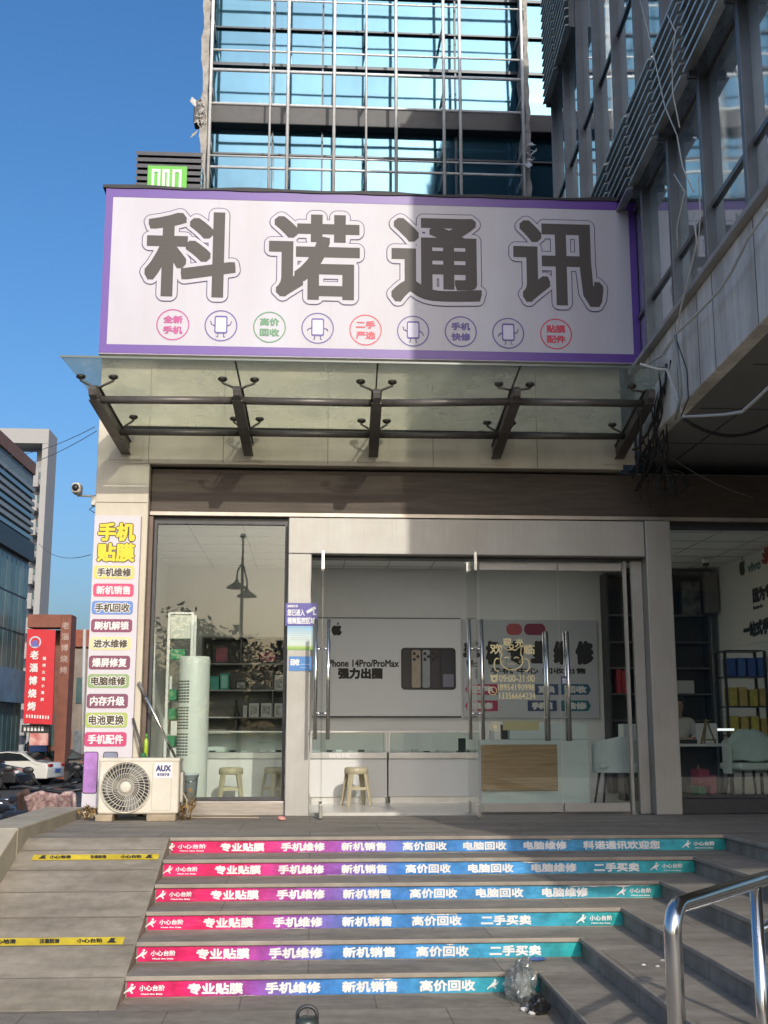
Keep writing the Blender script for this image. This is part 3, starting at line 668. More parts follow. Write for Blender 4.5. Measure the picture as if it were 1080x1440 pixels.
for px0, px1, lab in ((134, 158, 'stone block under the fan end of the outdoor air conditioner'), (206, 247, 'long stone block under the logo end of the outdoor air conditioner')):
    q0, q1 = P(px0, 1148, YA-.02).x, P(px1, 1148, YA-.02).x
    o = MB().box(q0, q1, YA-.03, YA+.32, .001, az0-.001).build('block', mat('block_stone', (.36, .29, .20), .8, var=.2, scale=9, bump=.3), bevel=.008)
    tag(o, lab, 'block', 'blocks under the air conditioner')
# bucket with a mop, brush
bk = thing('bucket', 'pale grey plastic bucket on the window sill behind the air conditioner', 'bucket', (0, 0, 0))
bc = P(266.5, 1127, .06); bz = .143; M_buck = mat('bucket_grey', (.34, .42, .42), .5, var=.1)
MB().lathe((0, 0, 0), [(.062, 0), (.080, .25), (.088, .252), (.088, .27), (.078, .27), (.06, .01), (0, .01)], 24).build('body', M_buck, bk, local=True)
MB().tube([(-.086, 0, .26), (-.07, -.05, .21), (0, -.092, .19), (.07, -.05, .21), (.086, 0, .26)], .004, 6).build('handle', M_chrome, bk, local=True)
bk.location = (bc.x, .062, bz)
mp = thing('mop', 'steel mop pole leaning from the pillar into the grey bucket', 'mop', P(262, 1100, .04))
a, b = P(194.6, 959, -.04), P(263, 1098, .06)
MB().tube([a, b], .013, 10).build('pole', M_chrome, mp)
MB().tube([a, a + (b-a).normalized()*.16], .0165, 10).build('grip', mat('grip_grey', (.16, .16, .16), .6), mp)
mb = MB()
for k in range(14):
    t_a = random.uniform(0, 6.28); mb.tube([b, b + V((.03*math.cos(t_a), .02*math.sin(t_a), .0)), b + V((.05*math.cos(t_a), .035*math.sin(t_a), -.06 - .03*random.random()))], .007, 5)
mb.build('mop_head', mat('mop_white', (.5, .5, .47), .9, var=.2), mp)
br = thing('broom', 'dark stick with a green brush standing behind the air conditioner', 'broom', P(203, 1063, -.16))
a, b = P(187, 1010, -.12), P(203, 1066, -.2)
MB().tube([a, b], .013, 8).build('stick', mat('stick_dark', (.07, .07, .06), .5), br)
MB().bar(b - (b-a)*.12, b + (b-a)*.25, .05, .035).build('brush', mat('brush_green', (.05, .20, .08), .7, var=.2), br, bevel=.006)
cl = thing('cleaning_bottle', 'lime green narrow bottle behind the air conditioner', 'bottle', P(204.5, 1063, -.13))
q = P(204.5, 1075, -.13); zt = P(204.5, 1032, -.13).z
M_lime = mat('lime_plastic', (.36, .52, .03), .35)
MB().lathe((q.x, q.y, q.z-.1), [(.02, 0), (.02, zt-q.z+.03), (.009, zt-q.z+.06)], 12).build('body', M_lime, cl)
MB().lathe((q.x, q.y, zt-.035), [(.010, 0), (.010, .035)], 10).build('cap', mat('cap_green', (.10, .35, .05), .4), cl)
def dry_plant(c, h, n, lab, seed):
    rnd = random.Random(seed); mb = MB()
    for k in range(n):
        a = rnd.uniform(0, 6.28); s = c + V((rnd.uniform(-.05, .05), rnd.uniform(-.05, .05), 0)); l = h * rnd.uniform(.4, 1)
        pts = [s, s + V((.03*math.cos(a), .03*math.sin(a), l*.6)), s + V((.08*math.cos(a), .08*math.sin(a), l*.85))]
        mb.tube(pts, .003, 4)
        for j in range(3):
            e = pts[1].lerp(pts[2], rnd.random()); d = V((rnd.uniform(-1, 1), rnd.uniform(-1, 1), rnd.uniform(-1, .3))).normalized(); u = d.cross(V((0, 0, 1))).normalized() * .016
            mb.add([e, e + d*.03 + u, e + d*.07, e + d*.03 - u], [(0,1,2,3)])
    o = mb.build('dried_plant', mat('dry_leaf', (.26, .16, .06), .8, var=.4, scale=20)); return tag(o, lab, 'dried plant', 'dry plants by the air conditioner')
dry_plant(P(127, 1152, -.45) + V((0, 0, 0)), .16, 16, 'small orange brown dry plant at the foot of the narrow sign', 3)
dry_plant(V((ax1+.06, YA+.12, .0)), .36, 14, 'taller brown dry plant hanging beside the air conditioner valve', 4)

# notices on the steel pillar
YN = -.034
nb = thing('surveillance_notice', 'violet notice with white writing and a camera symbol on the steel pillar', 'notice', P(424, 865, YN))
q = rect(401.5, 848, 446, 880, YN); MB().box(q[0], q[1], YN-.002, YN, q[2], q[3]).build('panel', mat('notice_violet', (.10, .085, .34), .4), nb)
put_text('lettering', '您已进入', (404, 856.5, 428.5, 866), YN-.0025, M_wtext, nb, .0022)
put_text('lettering', '视频监控区域', (404, 868, 443, 877.5), YN-.0025, M_wtext, nb, .0022)
put_text('lettering', '温馨提示您', (404, 850.5, 419, 854), YN-.0025, M_wtext, nb, .001, 4)
c = P(438, 856, YN-.003)
mb = MB(); mb.prism([c + V((p*.01, 0, q_*.01)) for p, q_ in ((-5.5, -2.5), (3.5, 2.6), (5, 0), (-4, -5))], (0, -.001, 0)); mb.prism([c + V((p*.01, 0, q_*.01)) for p, q_ in ((1.5, -2.2), (3, -1.4), (3, -5), (5, -5), (5, -6.5), (1.5, -6.5))], (0, -.001, 0)); mb.build('camera_symbol_print', M_wtext, nb)
def grad_mat(name, stops, axis=2, rough=.45):
    m = mat(name, (.5, .5, .5), rough); t = m.node_tree; tc = t.nodes.new('ShaderNodeTexCoord'); sp = t.nodes.new('ShaderNodeSeparateXYZ'); rp = t.nodes.new('ShaderNodeValToRGB')
    t.links.new(tc.outputs['Generated'], sp.inputs[0]); t.links.new(sp.outputs[axis], rp.inputs[0]); e = rp.color_ramp.elements
    e[0].position, e[0].color = stops[0][0], (*stops[0][1], 1); e[1].position, e[1].color = stops[-1][0], (*stops[-1][1], 1)
    for p_, c_ in stops[1:-1]: k = e.new(p_); k.color = (*c_, 1)
    t.links.new(rp.outputs[0], m.node_tree.nodes['Principled BSDF'].inputs['Base Color']); return m
pp = thing('paper_poster', 'small blue, white and green paper poster below the violet notice', 'poster', P(422, 897, YN))
q = rect(404, 880.5, 440, 914, YN); MB().box(q[0], q[1], YN-.001, YN, q[2], q[3]).build('sheet', grad_mat('poster_print', [(0, (.20, .38, .10)), (.12, (.35, .50, .12)), (.2, (.55, .62, .55)), (.6, (.50, .62, .64)), (.9, (.28, .50, .68)), (1, (.25, .45, .62))]), pp)
mb = MB()
for k in range(6): x_ = q[0] + .03; z_ = q[2] + .10 + k*.022; mb.box(x_, q[1] - .03 - .02*(k % 3), YN-.0016, YN-.0012, z_, z_+.006)
mb.build('printed_line', mat('print_grey', (.42, .45, .42), .5), pp)
bs = thing('blue_sticker', 'small bright blue sticker with a white emblem low on the steel pillar', 'sticker', P(422, 933, YN))
q = rect(406, 923, 439, 943.5, YN); MB().prism(round_rect(q[0], q[1], q[2], q[3], .012, YN), (0, -.001, 0)).build('sheet', mat('sticker_blue', (.07, .22, .52), .4), bs)
put_text('lettering', '回收', (408.5, 926.5, 421.5, 936), YN-.0015, M_wtext, bs, .003)
mb = MB(); mb.box(q[0]+.12, q[1]-.02, YN-.0016, YN-.0011, q[2]+.06, q[2]+.072); mb.box(q[0]+.12, q[1]-.05, YN-.0016, YN-.0011, q[2]+.03, q[2]+.037); mb.build('printed_line', mat('print_pale_blue', (.25, .42, .66), .5), bs)

# ================================================================== INSIDE THE SHOP
M_lam = mat('white_laminate', (.66, .66, .65), .35, var=.02)
M_alu = mat('aluminium', (.50, .50, .49), .35, .8, var=.1)
G_case = glass('case_glass', (.88, .95, .93), .05)
def counter(px0, px1, lab):
    Yc = 1.95
    x0, x1, zg0, zt = rect(px0, 1028, px1, 1058, Yc); zr = P((px0+px1)/2, 1067, Yc).z
    t = thing('display_counter', lab, 'counter', ((x0+x1)/2, Yc+.25, .012), 'glass topped counters')
    x0 += .004; x1 -= .004
    MB().box(x0, x1, Yc+.02, Yc+.52, .08, zr-.002).build('base', M_lam, t, bevel=.004)
    MB().box(x0+.02, x1-.02, Yc+.05, Yc+.5, .012, .078).build('toe_kick', M_alu, t)
    MB().box(x0, x1, Yc, Yc+.54, zr, zg0-.002).build('rail', M_alu, t, bevel=.004)
    mb = MB()
    for xx in (x0, x1-.016):
        for yy in (Yc, Yc+.52): mb.box(xx, xx+.016, yy, yy+.016, zg0, zt-.018)
    for yy in (Yc, Yc+.52): mb.box(x0, x1, yy, yy+.016, zt-.016, zt)
    mb.build('frame', M_alu, t)
    mb = MB().box(x0+.018, x1-.018, Yc+.004, Yc+.010, zg0, zt-.018).box(x0+.001, x1-.001, Yc+.018, Yc+.518, zt-.010, zt-.002)
    mb.build('glass_case', G_case, t)
    rnd = random.Random(int(px0)); n = int((x1-x0)/.13)
    for k in range(n):
        xx = x0 + .08 + k*.13 + rnd.uniform(-.02, .02)
        if xx > x1-.08: break
        dark = rnd.random() < .35
        o = MB().box(xx-.035, xx+.035, Yc+.12, Yc+.26, zg0+.001, zg0+.012 + .02*rnd.random()).build('display_phone', M_black if dark else M_white, bevel=.004)
        tag(o, 'small phone lying in a glass topped counter', 'phone', 'phones lying in the glass counters')
    return zg0, zt, Yc
counter(253, 409, 'glass topped white counter behind the window, behind the stools')
zg0, zt, Yc = counter(436, 545, 'glass topped white counter behind the stool in the doorway')
counter(546, 676, 'glass topped white counter between the doorway stool and the reception desk')
MB().box(P(655, 1040, Yc).x-.03, P(655, 1040, Yc).x+.05, Yc+.2, Yc+.215, zg0+.001, zg0+.15)
o = MB().box(P(647, 1050, Yc+.2).x-.02, P(655, 1050, Yc+.2).x, Yc+.2, Yc+.23, zg0+.001, zg0+.16).build('display_stand', M_black, bevel=.003); tag(o, 'black upright phone stand inside the glass counter by the middle door', 'phone stand')
put_text('lettering', 'SAMSUNG', (463, 1059.5, 492, 1066), Yc-.004, M_wtext, bpy.data.objects['display_counter.001'], .004, 6)
# lit ceiling panels deeper in the room (their glow shows mirrored in the door glass)
for k, x in enumerate((.35, 1.7, 3.0)):
    lp = thing('ceiling_light', 'lit square ceiling panel %s' % ('above the counter in the doorway', 'between the doorway and the reception desk', 'above the reception desk')[k], 'lamp', (x, 2.6, 3.05), 'ceiling panels in the shop')
    MB().box(x-.30, x+.30, 2.3, 2.9, 3.035, 3.052).build('frame', M_alu, lp)
    MB().box(x-.28, x+.28, 2.32, 2.88, 3.030, 3.0345).build('diffuser', mat('lit_panel', (1, .97, .92), .5, emit=4.6), lp)
# plastic stools
def stool(px, Y, lab, m, proto=None, rz=0):
    if proto is None:
        t = thing('stool', lab, 'stool', (0, 0, 0), 'plastic stools at the counters')
        MB().lathe((0, 0, .40), [(.0, .022), (.10, .022), (.125, .016), (.135, -.002), (.135, -.05), (.125, -.055), (.12, -.01), (0, -.005)], 28, cap=False).build('seat', m, t, local=True)
        for k in range(4):
            a = math.pi/4 + k*math.pi/2; d = V((math.cos(a), math.sin(a), 0)); s = V((-d.y, d.x, 0))
            T, B = d*.112 + V((0, 0, .385)), d*.185
            mb = MB(); mb.hexa([B - s*.018 - d*.012, B + s*.018 - d*.012, B + s*.018 + d*.012, B - s*.018 + d*.012], [T - s*.034 - d*.012, T + s*.034 - d*.012, T + s*.034 + d*.014, T - s*.034 + d*.014]); mb.build('leg', m, t, local=True, bevel=.006)
        mb = MB()
        for k in range(4):
            a, b = math.pi/4 + k*math.pi/2, math.pi/4 + (k+1)*math.pi/2
            mb.bar(V((math.cos(a)*.15, math.sin(a)*.15, .19)), V((math.cos(b)*.15, math.sin(b)*.15, .19)), .012, .03)
        mb.build('stretcher', m, t, local=True)
    else:
        t = copy_tree(proto); t['label'] = lab
    q = P(px, 1100, Y); t.location = (q.x, Y, .012); t.rotation_euler = (0, 0, rz)
    return t
M_stool = mat('stool_beige', (.45, .40, .27), .4, var=.08)
s1_ = stool(501, 1.45, 'beige plastic stool in the open doorway in front of the counter', M_stool, None, .25)
stool(324.5, 1.40, 'beige plastic stool behind the window beside the standing air conditioner', M_stool, s1_, .1)
s3_ = stool(388, 1.52, 'plastic stool behind the window half hidden by the steel pillar', M_stool, s1_, .6)
# posters on the back wall
YW = 4.185
po = thing('phone_poster', 'grey white wall poster with black slogan and a row of phones', 'poster', P(545, 940, YW))
q = rect(440, 870, 648, 1007, YW); MB().box(q[0], q[1], YW-.012, YW+.01, q[2], q[3]).build('panel', mat('poster_white', (.76, .77, .79), .35), po)
mb = MB().box(q[0], q[1], YW-.018, YW-.012, q[2]-.02, q[2]).box(q[0], q[1], YW-.018, YW-.012, q[3], q[3]+.012); mb.build('frame', M_dark, po)
YT = YW - .014
put_text('lettering', 'iPhone 14Pro/ProMax', (459, 927.5, 561, 938), YT, M_ink, po, .004)
put_text('lettering', '强力出圈', (475, 939, 538, 955), YT, M_ink, po, .010)
APPLE = [(0,.30),(.10,.33),(.22,.36),(.36,.31),(.45,.20),(.36,.10),(.33,-.02),(.37,-.15),(.49,-.24),(.42,-.40),(.30,-.54),(.20,-.58),(.10,-.55),(0,-.52),(-.10,-.55),(-.20,-.58),(-.31,-.52),(-.43,-.34),(-.50,-.12),(-.49,.08),(-.41,.25),(-.28,.34),(-.15,.35)]
LEAF = [(.0,.40),(.02,.52),(.10,.62),(.22,.67),(.21,.55),(.13,.45)]
def apple(mb, c, s, u=(1,0,0), v=(0,0,1), n=(0,-1,0)):
    u, v, n = V(u), V(v), V(n)
    for pl in (APPLE, LEAF): mb.prism([V(c) + u*a*s + v*b*s for a, b in pl], n*.002)
mb = MB(); q = rect(466, 877, 481, 893, YT); apple(mb, ((q[0]+q[1])/2, YT, (q[2]+q[3])/2), (q[1]-q[0])); mb.build('fruit_emblem', M_ink, po)
q = rect(564, 911, 641, 970, YT); MB().prism(round_rect(q[0], q[1], q[2], q[3], .05, YT), (0, -.002, 0)).build('phone_picture', mat('picture_black', (.02, .02, .024), .35), po)
for a, b, cc in ((567, 577, (.03, .03, .035)), (579, 591.5, (.32, .27, .22)), (594, 604.5, (.24, .27, .30)), (606, 618, (.035, .03, .045)), (621, 639, (.025, .025, .04))):
    w_ = rect(a, 914, b, 967, YT); MB().prism(round_rect(w_[0], w_[1], w_[2], w_[3], .025, YT-.0022), (0, -.002, 0)).build('phone_picture', mat('pic_%d' % a, cc, .35, c2=tuple(x*1.5 for x in cc), scale=5), po)
    if a in (579, 594, 606):
        mb = MB()
        for dx, dz in ((.035, .05), (.035, .13), (.085, .09)): disc(mb, (w_[0]+dx, YT-.0046, w_[3]-dz), .022, n=14)
        mb.build('camera_print', M_black, po)
w_ = rect(623, 948, 638, 966, YT-.003); MB().box(w_[0], w_[1], YT-.0052, YT-.0044, w_[2], w_[3]).build('phone_picture', mat('pic_screen', (.20, .20, .28), .3), po)
rp_ = thing('repair_board', 'white repair service board with big black characters behind the shut doors', 'sign', P(745, 940, YW))
q = rect(651, 872, 841, 1010, YW); MB().box(q[0], q[1], YW-.02, YW+.01, q[2], q[3]).build('panel', mat('board_white', (.50, .52, .55), .4), rp_, bevel=.004)
YT = YW - .022
for s, bx, b in (('手', (651, 901, 675, 935), .024), ('机', (683, 901, 704, 935), .024), ('专', (713, 901, 738, 935), .024), ('业', (746, 901, 770, 933), .024), ('维', (778, 901, 801, 935), .024), ('修', (809, 901, 835, 935), .024)):
    w_ = rect(*bx, YT); mb = MB(); lettering(mb, s, ((w_[0]+w_[1])/2, YT, (w_[2]+w_[3])/2), w_[1]-w_[0], w_[3]-w_[2], b, k=12); mb.build('lettering', M_ink, rp_)
put_text('lettering', '手机 中心 回收出售', (690, 939, 824, 947.5), YT, M_ink, rp_, .004)
for a, b, cc in ((712, 734, (.45, .10, .10)), (737, 767, (.22, .03, .06))):
    w_ = rect(a, 877, b, 893, YT); MB().prism(round_rect(w_[0], w_[1], w_[2], w_[3], .07, YT), (0, -.002, 0)).build('printed_pill', mat('pill_%d' % a, cc, .5), rp_)
for y0_, y1_, its in ((962, 977, (('配件', 654, 700, (.42, .05, .12), 1), ('更换', 752, 785, (.06, .10, .22), 0), ('回收', 789, 831, (.03, .12, .22), -1))), (985, 1000, (('维修', 654, 700, (.42, .05, .12), 1), ('手机膜', 742, 783, (.05, .07, .16), 0), ('维修', 789, 831, (.03, .16, .20), -1)))):
    for s, a, b, cc, tip in its:
        w_ = rect(a, y0_, b, y1_, YT); zc = (w_[2]+w_[3])/2; tp = .04
        pl = [(w_[0] + (tp if tip > 0 else 0), w_[2]), (w_[1] - (tp if tip < 0 else 0), w_[2])] + ([(w_[1], zc)] if tip < 0 else []) + [(w_[1] - (tp if tip < 0 else 0), w_[3]), (w_[0] + (tp if tip > 0 else 0), w_[3])] + ([(w_[0], zc)] if tip > 0 else [])
        MB().prism([V((p_, YT, q_)) for p_, q_ in pl], (0, -.002, 0)).build('service_bar', mat('svc_%d_%d' % (a, y0_), cc, .5), rp_)
        mb = MB(); lettering(mb, s, ((w_[0]+w_[1])/2, YT-.003, zc), (w_[1]-w_[0])*.72, (w_[3]-w_[2])*.7, .008, k=8); mb.build('lettering', M_wtext, rp_)
# standing air conditioner behind the window
sa = thing('standing_air_conditioner', 'tall white standing air conditioner with a grille behind the window', 'air conditioner', P(269, 1114, .85))
q0, q1, w0, w1 = rect(247, 922, 291.5, 1110, .70); cx, rr = (q0+q1)/2, (q1-q0)/2
M_sac = mat('standing_ac_white', (.66, .69, .65), .4, var=.03)
MB().lathe((cx, .70+rr, .012), [(rr*.98, 0), (rr, .02), (rr, w1-.06), (rr*.96, w1-.015), (0, w1-.012)], 36).build('casing', M_sac, sa)
mb = MB(); zz0, zz1 = P(255, 1063, .70).z, P(255, 955, .70).z
nl = 26
for k in range(nl):
    z = zz0 + (zz1-zz0)*k/nl
    if k % 9 == 8: continue
    for j in range(6):
        a0, a1 = R(188 + j*12), R(188 + (j+1)*12 - 2)
        mb.hexa([(cx + rr*s_*math.cos(a), .70+rr + rr*s_*math.sin(a), z) for s_, a in ((1.008, a0), (1.008, a1), (.98, a1), (.98, a0))], [(cx + rr*s_*math.cos(a), .70+rr + rr*s_*math.sin(a), z + (zz1-zz0)/nl*.55) for s_, a in ((1.008, a0), (1.008, a1), (.98, a1), (.98, a0))])
mb.build('grille', mat('grille_dark', (.10, .11, .10), .5), sa)
# white tall unit with green boxes
wu = thing('tall_white_rack', 'tall white open rack behind the standing air conditioner, near the window', 'rack', P(251, 1065, 1.1))
q0, q1, w0, w1 = rect(233, 861, 270, 1065, 1.1)
mb = MB()
for xx in (q0, q1-.03):
    for yy in (1.1, 1.42): mb.box(xx, xx+.03, yy, yy+.03, .012, w1)
mb.box(q0+.03, q1-.03, 1.1, 1.45, w1-.02, w1)
mb.build('frame', M_white, wu, bevel=.003)
zb = P(250, 898, 1.1).z
MB().box(q0+.032, q1-.032, 1.105, 1.44, zb, w1-.03).build('control_box', mat('box_ivory', (.62, .61, .55), .45), wu, bevel=.004)
shelf_z = []
for k, py in enumerate((928, 985, 1012, 1050)):
    zs = P(250, py, 1.1).z; shelf_z.append(zs); MB().box(q0+.031, q1-.031, 1.12, 1.42, zs-.012, zs).build('shelf', M_white, wu)
M_grn = mat('green_box', (.03, .24, .10), .45, var=.1)
LG = ['green box under the ivory panel, topmost in the tall white rack', 'green box on the second shelf of the tall white rack', 'green box on the third shelf of the tall white rack', 'lowest green box in the tall white rack']
for k, zs in enumerate(shelf_z):
    o = MB().box(q0+.04, q0+.20 - .01*k, 1.09, 1.3, zs+.001, zs+.12).build('product_box', M_grn, bevel=.004); tag(o, LG[k], 'box', 'green boxes in the white rack')
pipe = MB().tube([P(216, 850, .6), P(216, 1010, .6)], .018, 10).build('white_pipe', M_white); tag(pipe, 'thin white upright pipe just inside the window near the pillar', 'pipe')
# dark wall shelf behind the window
M_shelf = mat('shelf_grey', (.16, .155, .15), .6, var=.1)
ws = thing('wall_shelf', 'dark grey wall shelf with boxes behind the window', 'shelf', P(347, 960, 3.9))
q0, q1, w0, w1 = rect(285, 896, 425, 1030, 3.9)
MB().box(q0, q1, 4.14, 4.16, w0, w1).box(q0-.02, q0, 3.85, 4.16, w0, w1).box(q1, q1+.02, 3.85, 4.16, w0, w1).build('back_panel', M_shelf, ws)
SH = {}
for py in (896, 933, 970, 1008, 1030):
    z = P(347, py, 3.9).z; SH[py] = z; MB().box(q0, q1, 3.85, 4.14, z-.018, z).build('shelf', mat('shelf_edge', (.30, .30, .29), .5), ws)
for px, pa, pb in ((338, 896, 933), (384, 933, 970), (384, 970, 1008), (333, 1008, 1030)):
    x = P(px, 960, 3.9).x; MB().box(x-.008, x+.008, 3.87, 4.13, SH[pb], SH[pa]-.018).build('divider', M_shelf, ws)
def on_shelf(name, px0, px1, pyt, base, m, lab, cat, grp, depth=.16, face=None):
    a = rect(px0, pyt, px1, pyt + 10, 3.88); z = SH[base] + .001; zt_ = a[3]
    t = thing(name, lab, cat, ((a[0]+a[1])/2, 3.9, z), grp)
    MB().box(a[0], a[1], 3.88, 3.88+depth, z, zt_).build('carton', m, t, bevel=.003)
    if face: MB().box(a[0]+.02, a[1]-.02, 3.876, 3.8795, z+.025, zt_-.025).build('cover_print', face, t)
    return t
M_flow = mat('flower_print', (.05, .05, .05), .5, c2=(.55, .12, .20), scale=14)
M_pr = mat('phone_print', (.08, .08, .09), .5, c2=(.5, .5, .5), scale=18)
M_teal = mat('teal_box', (.05, .33, .28), .45, var=.1); M_carton = mat('white_carton', (.5, .5, .5), .5)
on_shelf('framed_picture', 302, 322, 908, 933, M_black, 'framed pink flower picture on the top shelf near the divider', 'picture', 'flower pictures', .02, M_flow)
on_shelf('framed_picture', 364, 389, 914, 933, M_black, 'wider framed pink flower picture on the top shelf', 'picture', 'flower pictures', .02, M_flow)
on_shelf('product_box', 293, 308, 951, 970, M_teal, 'wide teal box on the second shelf behind the window', 'box', 'boxes on the dark shelf')
on_shelf('product_box', 309.5, 322, 947, 970, M_teal, 'teal box with a white oval front on the second shelf', 'box', 'boxes on the dark shelf', .16, mat('teal_pale', (.25, .6, .55), .5))
on_shelf('product_box', 331, 347, 957, 970, M_black, 'black box with white edges on the second shelf', 'box', 'boxes on the dark shelf', .16, M_pr)
on_shelf('product_box', 348, 382, 957, 970, M_black, 'long black box on the second shelf beside the divider', 'box', 'boxes on the dark shelf', .16, mat('dark_print', (.03, .03, .03), .4))
on_shelf('product_box', 386, 399, 949, 970, M_carton, 'white box with a phone picture, alone on the second shelf end', 'box', 'boxes on the dark shelf', .16, M_pr)
for k, (a, b) in enumerate(((342, 347), (350, 364), (367, 382), (386, 397))):
    on_shelf('phone_box', a, b, 989 if k else 992, 1008, M_carton, ['narrow white box beside the mini tripod', 'white phone box next to the narrow one on the third shelf', 'white phone box just before the divider on the third shelf', 'white phone box past the divider on the third shelf'][k], 'box', 'phone boxes on the third shelf', .14, M_pr)
tr = thing('mini_tripod', 'small black tripod on the third shelf of the dark shelf', 'tripod', P(332, 1008, 3.95))
q = P(332, 1008, 3.92); z = SH[1008] + .002; mb = MB()
for a in (0, 2.1, 4.2): mb.tube([(q.x + .05*math.cos(a), 3.95 + .05*math.sin(a), z), (q.x, 3.95, z+.14)], .008, 6)
mb.build('leg_set', M_black, tr); MB().box(q.x-.02, q.x+.02, 3.93, 3.97, z+.141, z+.22).build('head', M_black, tr, bevel=.005)
# reception desk
rd = thing('reception_desk', 'white reception desk with a wood grain front panel behind the shut doors', 'desk', P(752, 1131, 1.3))
q0, q1, w0, w1 = rect(677, 1017, 829, 1132, 1.3)
M_desk = mat('desk_white', (.58, .64, .61), .3, var=.02)
xm = P(788, 1060, 1.3).x; zl = P(740, 1040, 1.3).z
MB().box(q0, q1, 1.32, 1.9, .013, zl).build('body', M_desk, rd, bevel=.006)
MB().box(P(717, 1030, 1.3).x, q1+.002, 1.318, 1.6, zl+.001, w1).build('upper_front', M_desk, rd, bevel=.006)
m_wood = mat('oak_laminate', (.26, .165, .08), .4, c2=(.42, .29, .15), scale=3.0, stretch=(1.2, 1.2, 16), bump=.05, bscale=20)
p_ = rect(677, 1047, 784, 1112, 1.29); MB().box(p_[0], p_[1], 1.285, 1.318, p_[2], p_[3]).build('front_panel', m_wood, rd, bevel=.004)
o = MB().box(P(705, 1040, 1.45).x, P(713, 1040, 1.45).x, 1.42, 1.5, zl+.001, P(700, 1019, 1.42).z).build('card_reader', M_black, bevel=.006); tag(o, 'small black card machine on the reception desk', 'card machine')
o = MB().box(P(689, 1040, 1.42).x, P(695, 1040, 1.42).x, 1.40, 1.46, zl+.001, P(690, 1026, 1.42).z).build('paper_box', M_carton, bevel=.004); tag(o, 'small white paper box on the reception desk beside the card machine', 'box')
# tub chairs
M_chair = mat('chair_white', (.56, .61, .57), .45, var=.05)
def tub_chair(loc, rz, lab, proto=None):
    if proto: t = copy_tree(proto); t['label'] = lab
    else:
        t = thing('tub_chair', lab, 'chair', (0, 0, 0), 'white tub chairs')
        MB().box(-.23, .23, -.22, .22, .40, .48).build('seat', M_chair, t, local=True, bevel=.035, seg=3)
        mb = MB(); n = 18; ri, ro = .225, .27; vs = []
        for k in range(n+1):
            a = R(-15 + 210*k/n); h = .76 - .10*abs(k - n/2)/(n/2)
            for r1, z in ((ro, .36), (ro, h), (ri, h), (ri, .36)): vs.append((r1*math.cos(a), r1*math.sin(a)*.95, z))
        fs = [(4*k+j, 4*k+(j+1)%4, 4*k+4+(j+1)%4, 4*k+4+j) for k in range(n) for j in range(4)] + [(0,1,2,3), (4*n+3, 4*n+2, 4*n+1, 4*n)]
        mb.add(vs, fs); mb.build('backrest', M_chair, t, local=True, bevel=.012)
        for sx in (-1, 1):
            for sy in (-1, 1): MB().tube([(sx*.15, sy*.14, .40), (sx*.21, sy*.20, 0)], .017, 8, r1=.011).build('leg', M_black, t, local=True)
    t.location = loc; t.rotation_euler = (0, 0, rz); return t
ch = tub_chair((P(869, 1100, 1.3).x, 1.35, .013), math.pi, 'white tub chair with black legs beside the reception desk')
q = rect(877, 1018, 897, 1052, 2.2); o = MB().box(q[0], q[1]+.1, 2.2, 2.45, q[2], q[3]).build('pale_panel', M_desk, bevel=.006); 
o2 = thing('side_cabinet', 'pale side cabinet behind the white chair at the door edge', 'cabinet', (q[0], 2.2, 0)); o.name = 'upper_box'; o.parent = o2; o.location = -V(o2.location); MB().box(q[0]-.02, q[1]+.1, 2.18, 2.47, .013, q[2]-.002).build('body', M_dark, o2, bevel=.004)
# tall dark bookcase on the back wall
M_case = mat('bookcase_dark', (.045, .042, .04), .5, var=.2)
bc_ = thing('bookcase', 'tall dark bookcase on the back wall with red goods and a pale box', 'bookcase', P(930, 1020, 4.0))
q0, q1, w0, w1 = rect(855, 806, 1001, 1045, 3.85)
MB().box(q0, q1, 4.12, 4.17, .013, w1).build('back_panel', M_case, bc_)
xs_ = [q0, P(893, 900, 3.85).x, P(945, 900, 3.85).x, q1-.03]
for x in xs_: MB().box(x, x+.03, 3.85, 4.12, .013, w1).build('upright', M_case, bc_)
BZ = {}
for py in (806, 864, 902, 938.5, 975, 1012):
    z = P(930, py, 3.85).z; BZ[py] = z
    for a, b in zip(xs_, xs_[1:]): MB().box(a+.031, b-.001, 3.86, 4.119, z-.02, z).build('shelf', mat('bookcase_edge', (.12, .115, .11), .5), bc_)
def in_case(name, px0, px1, pyt, base, m, lab, cat, grp=None):
    a = P(px0, pyt, 3.88); b = P(px1, pyt, 3.88); o = MB().box(a.x, b.x, 3.88, 4.08, BZ[base]+.001, a.z).build(name, m, bevel=.004); return tag(o, lab, cat, grp)
M_redp = mat('red_pack', (.35, .03, .04), .5, var=.2)
in_case('red_pack', 867, 873, 940, 975, M_redp, 'red pack in the bookcase, the narrow one', 'pack', 'red packs in the bookcase')
in_case('red_pack', 874, 882, 943, 975, M_redp, 'red pack in the bookcase, the wide one', 'pack', 'red packs in the bookcase')
in_case('printer', 950, 976, 957, 975, M_carton, 'pale printer shaped box on a bookcase shelf above the seated person', 'printer')
in_case('dark_picture', 958, 984, 818, 864, mat('portrait_print', (.03, .03, .03), .4, c2=(.22, .22, .22), scale=7), 'dark picture standing on top shelf of the bookcase', 'picture')
q = rect(992, 806, 1009, 862, 3.8); o = MB().box(q[0], q[1], 3.75, 4.18, q[2], q[3]).build('wall_box', mat('meter_grey', (.20, .19, .18), .6), bevel=.006); tag(o, 'grey brown box high on the wall beside the bookcase', 'box')
cz = P(993, 801, 2.9); dc = thing('ceiling_camera', 'small white dome camera under the shop ceiling', 'camera', cz)
MB().lathe((cz.x, 2.9, 3.0), [(.05, .052), (.055, .0), (.03, -.02)], 16).build('base', M_white, dc); MB().ball((cz.x, 2.9, 2.97), .042).build('dome', M_black, dc)
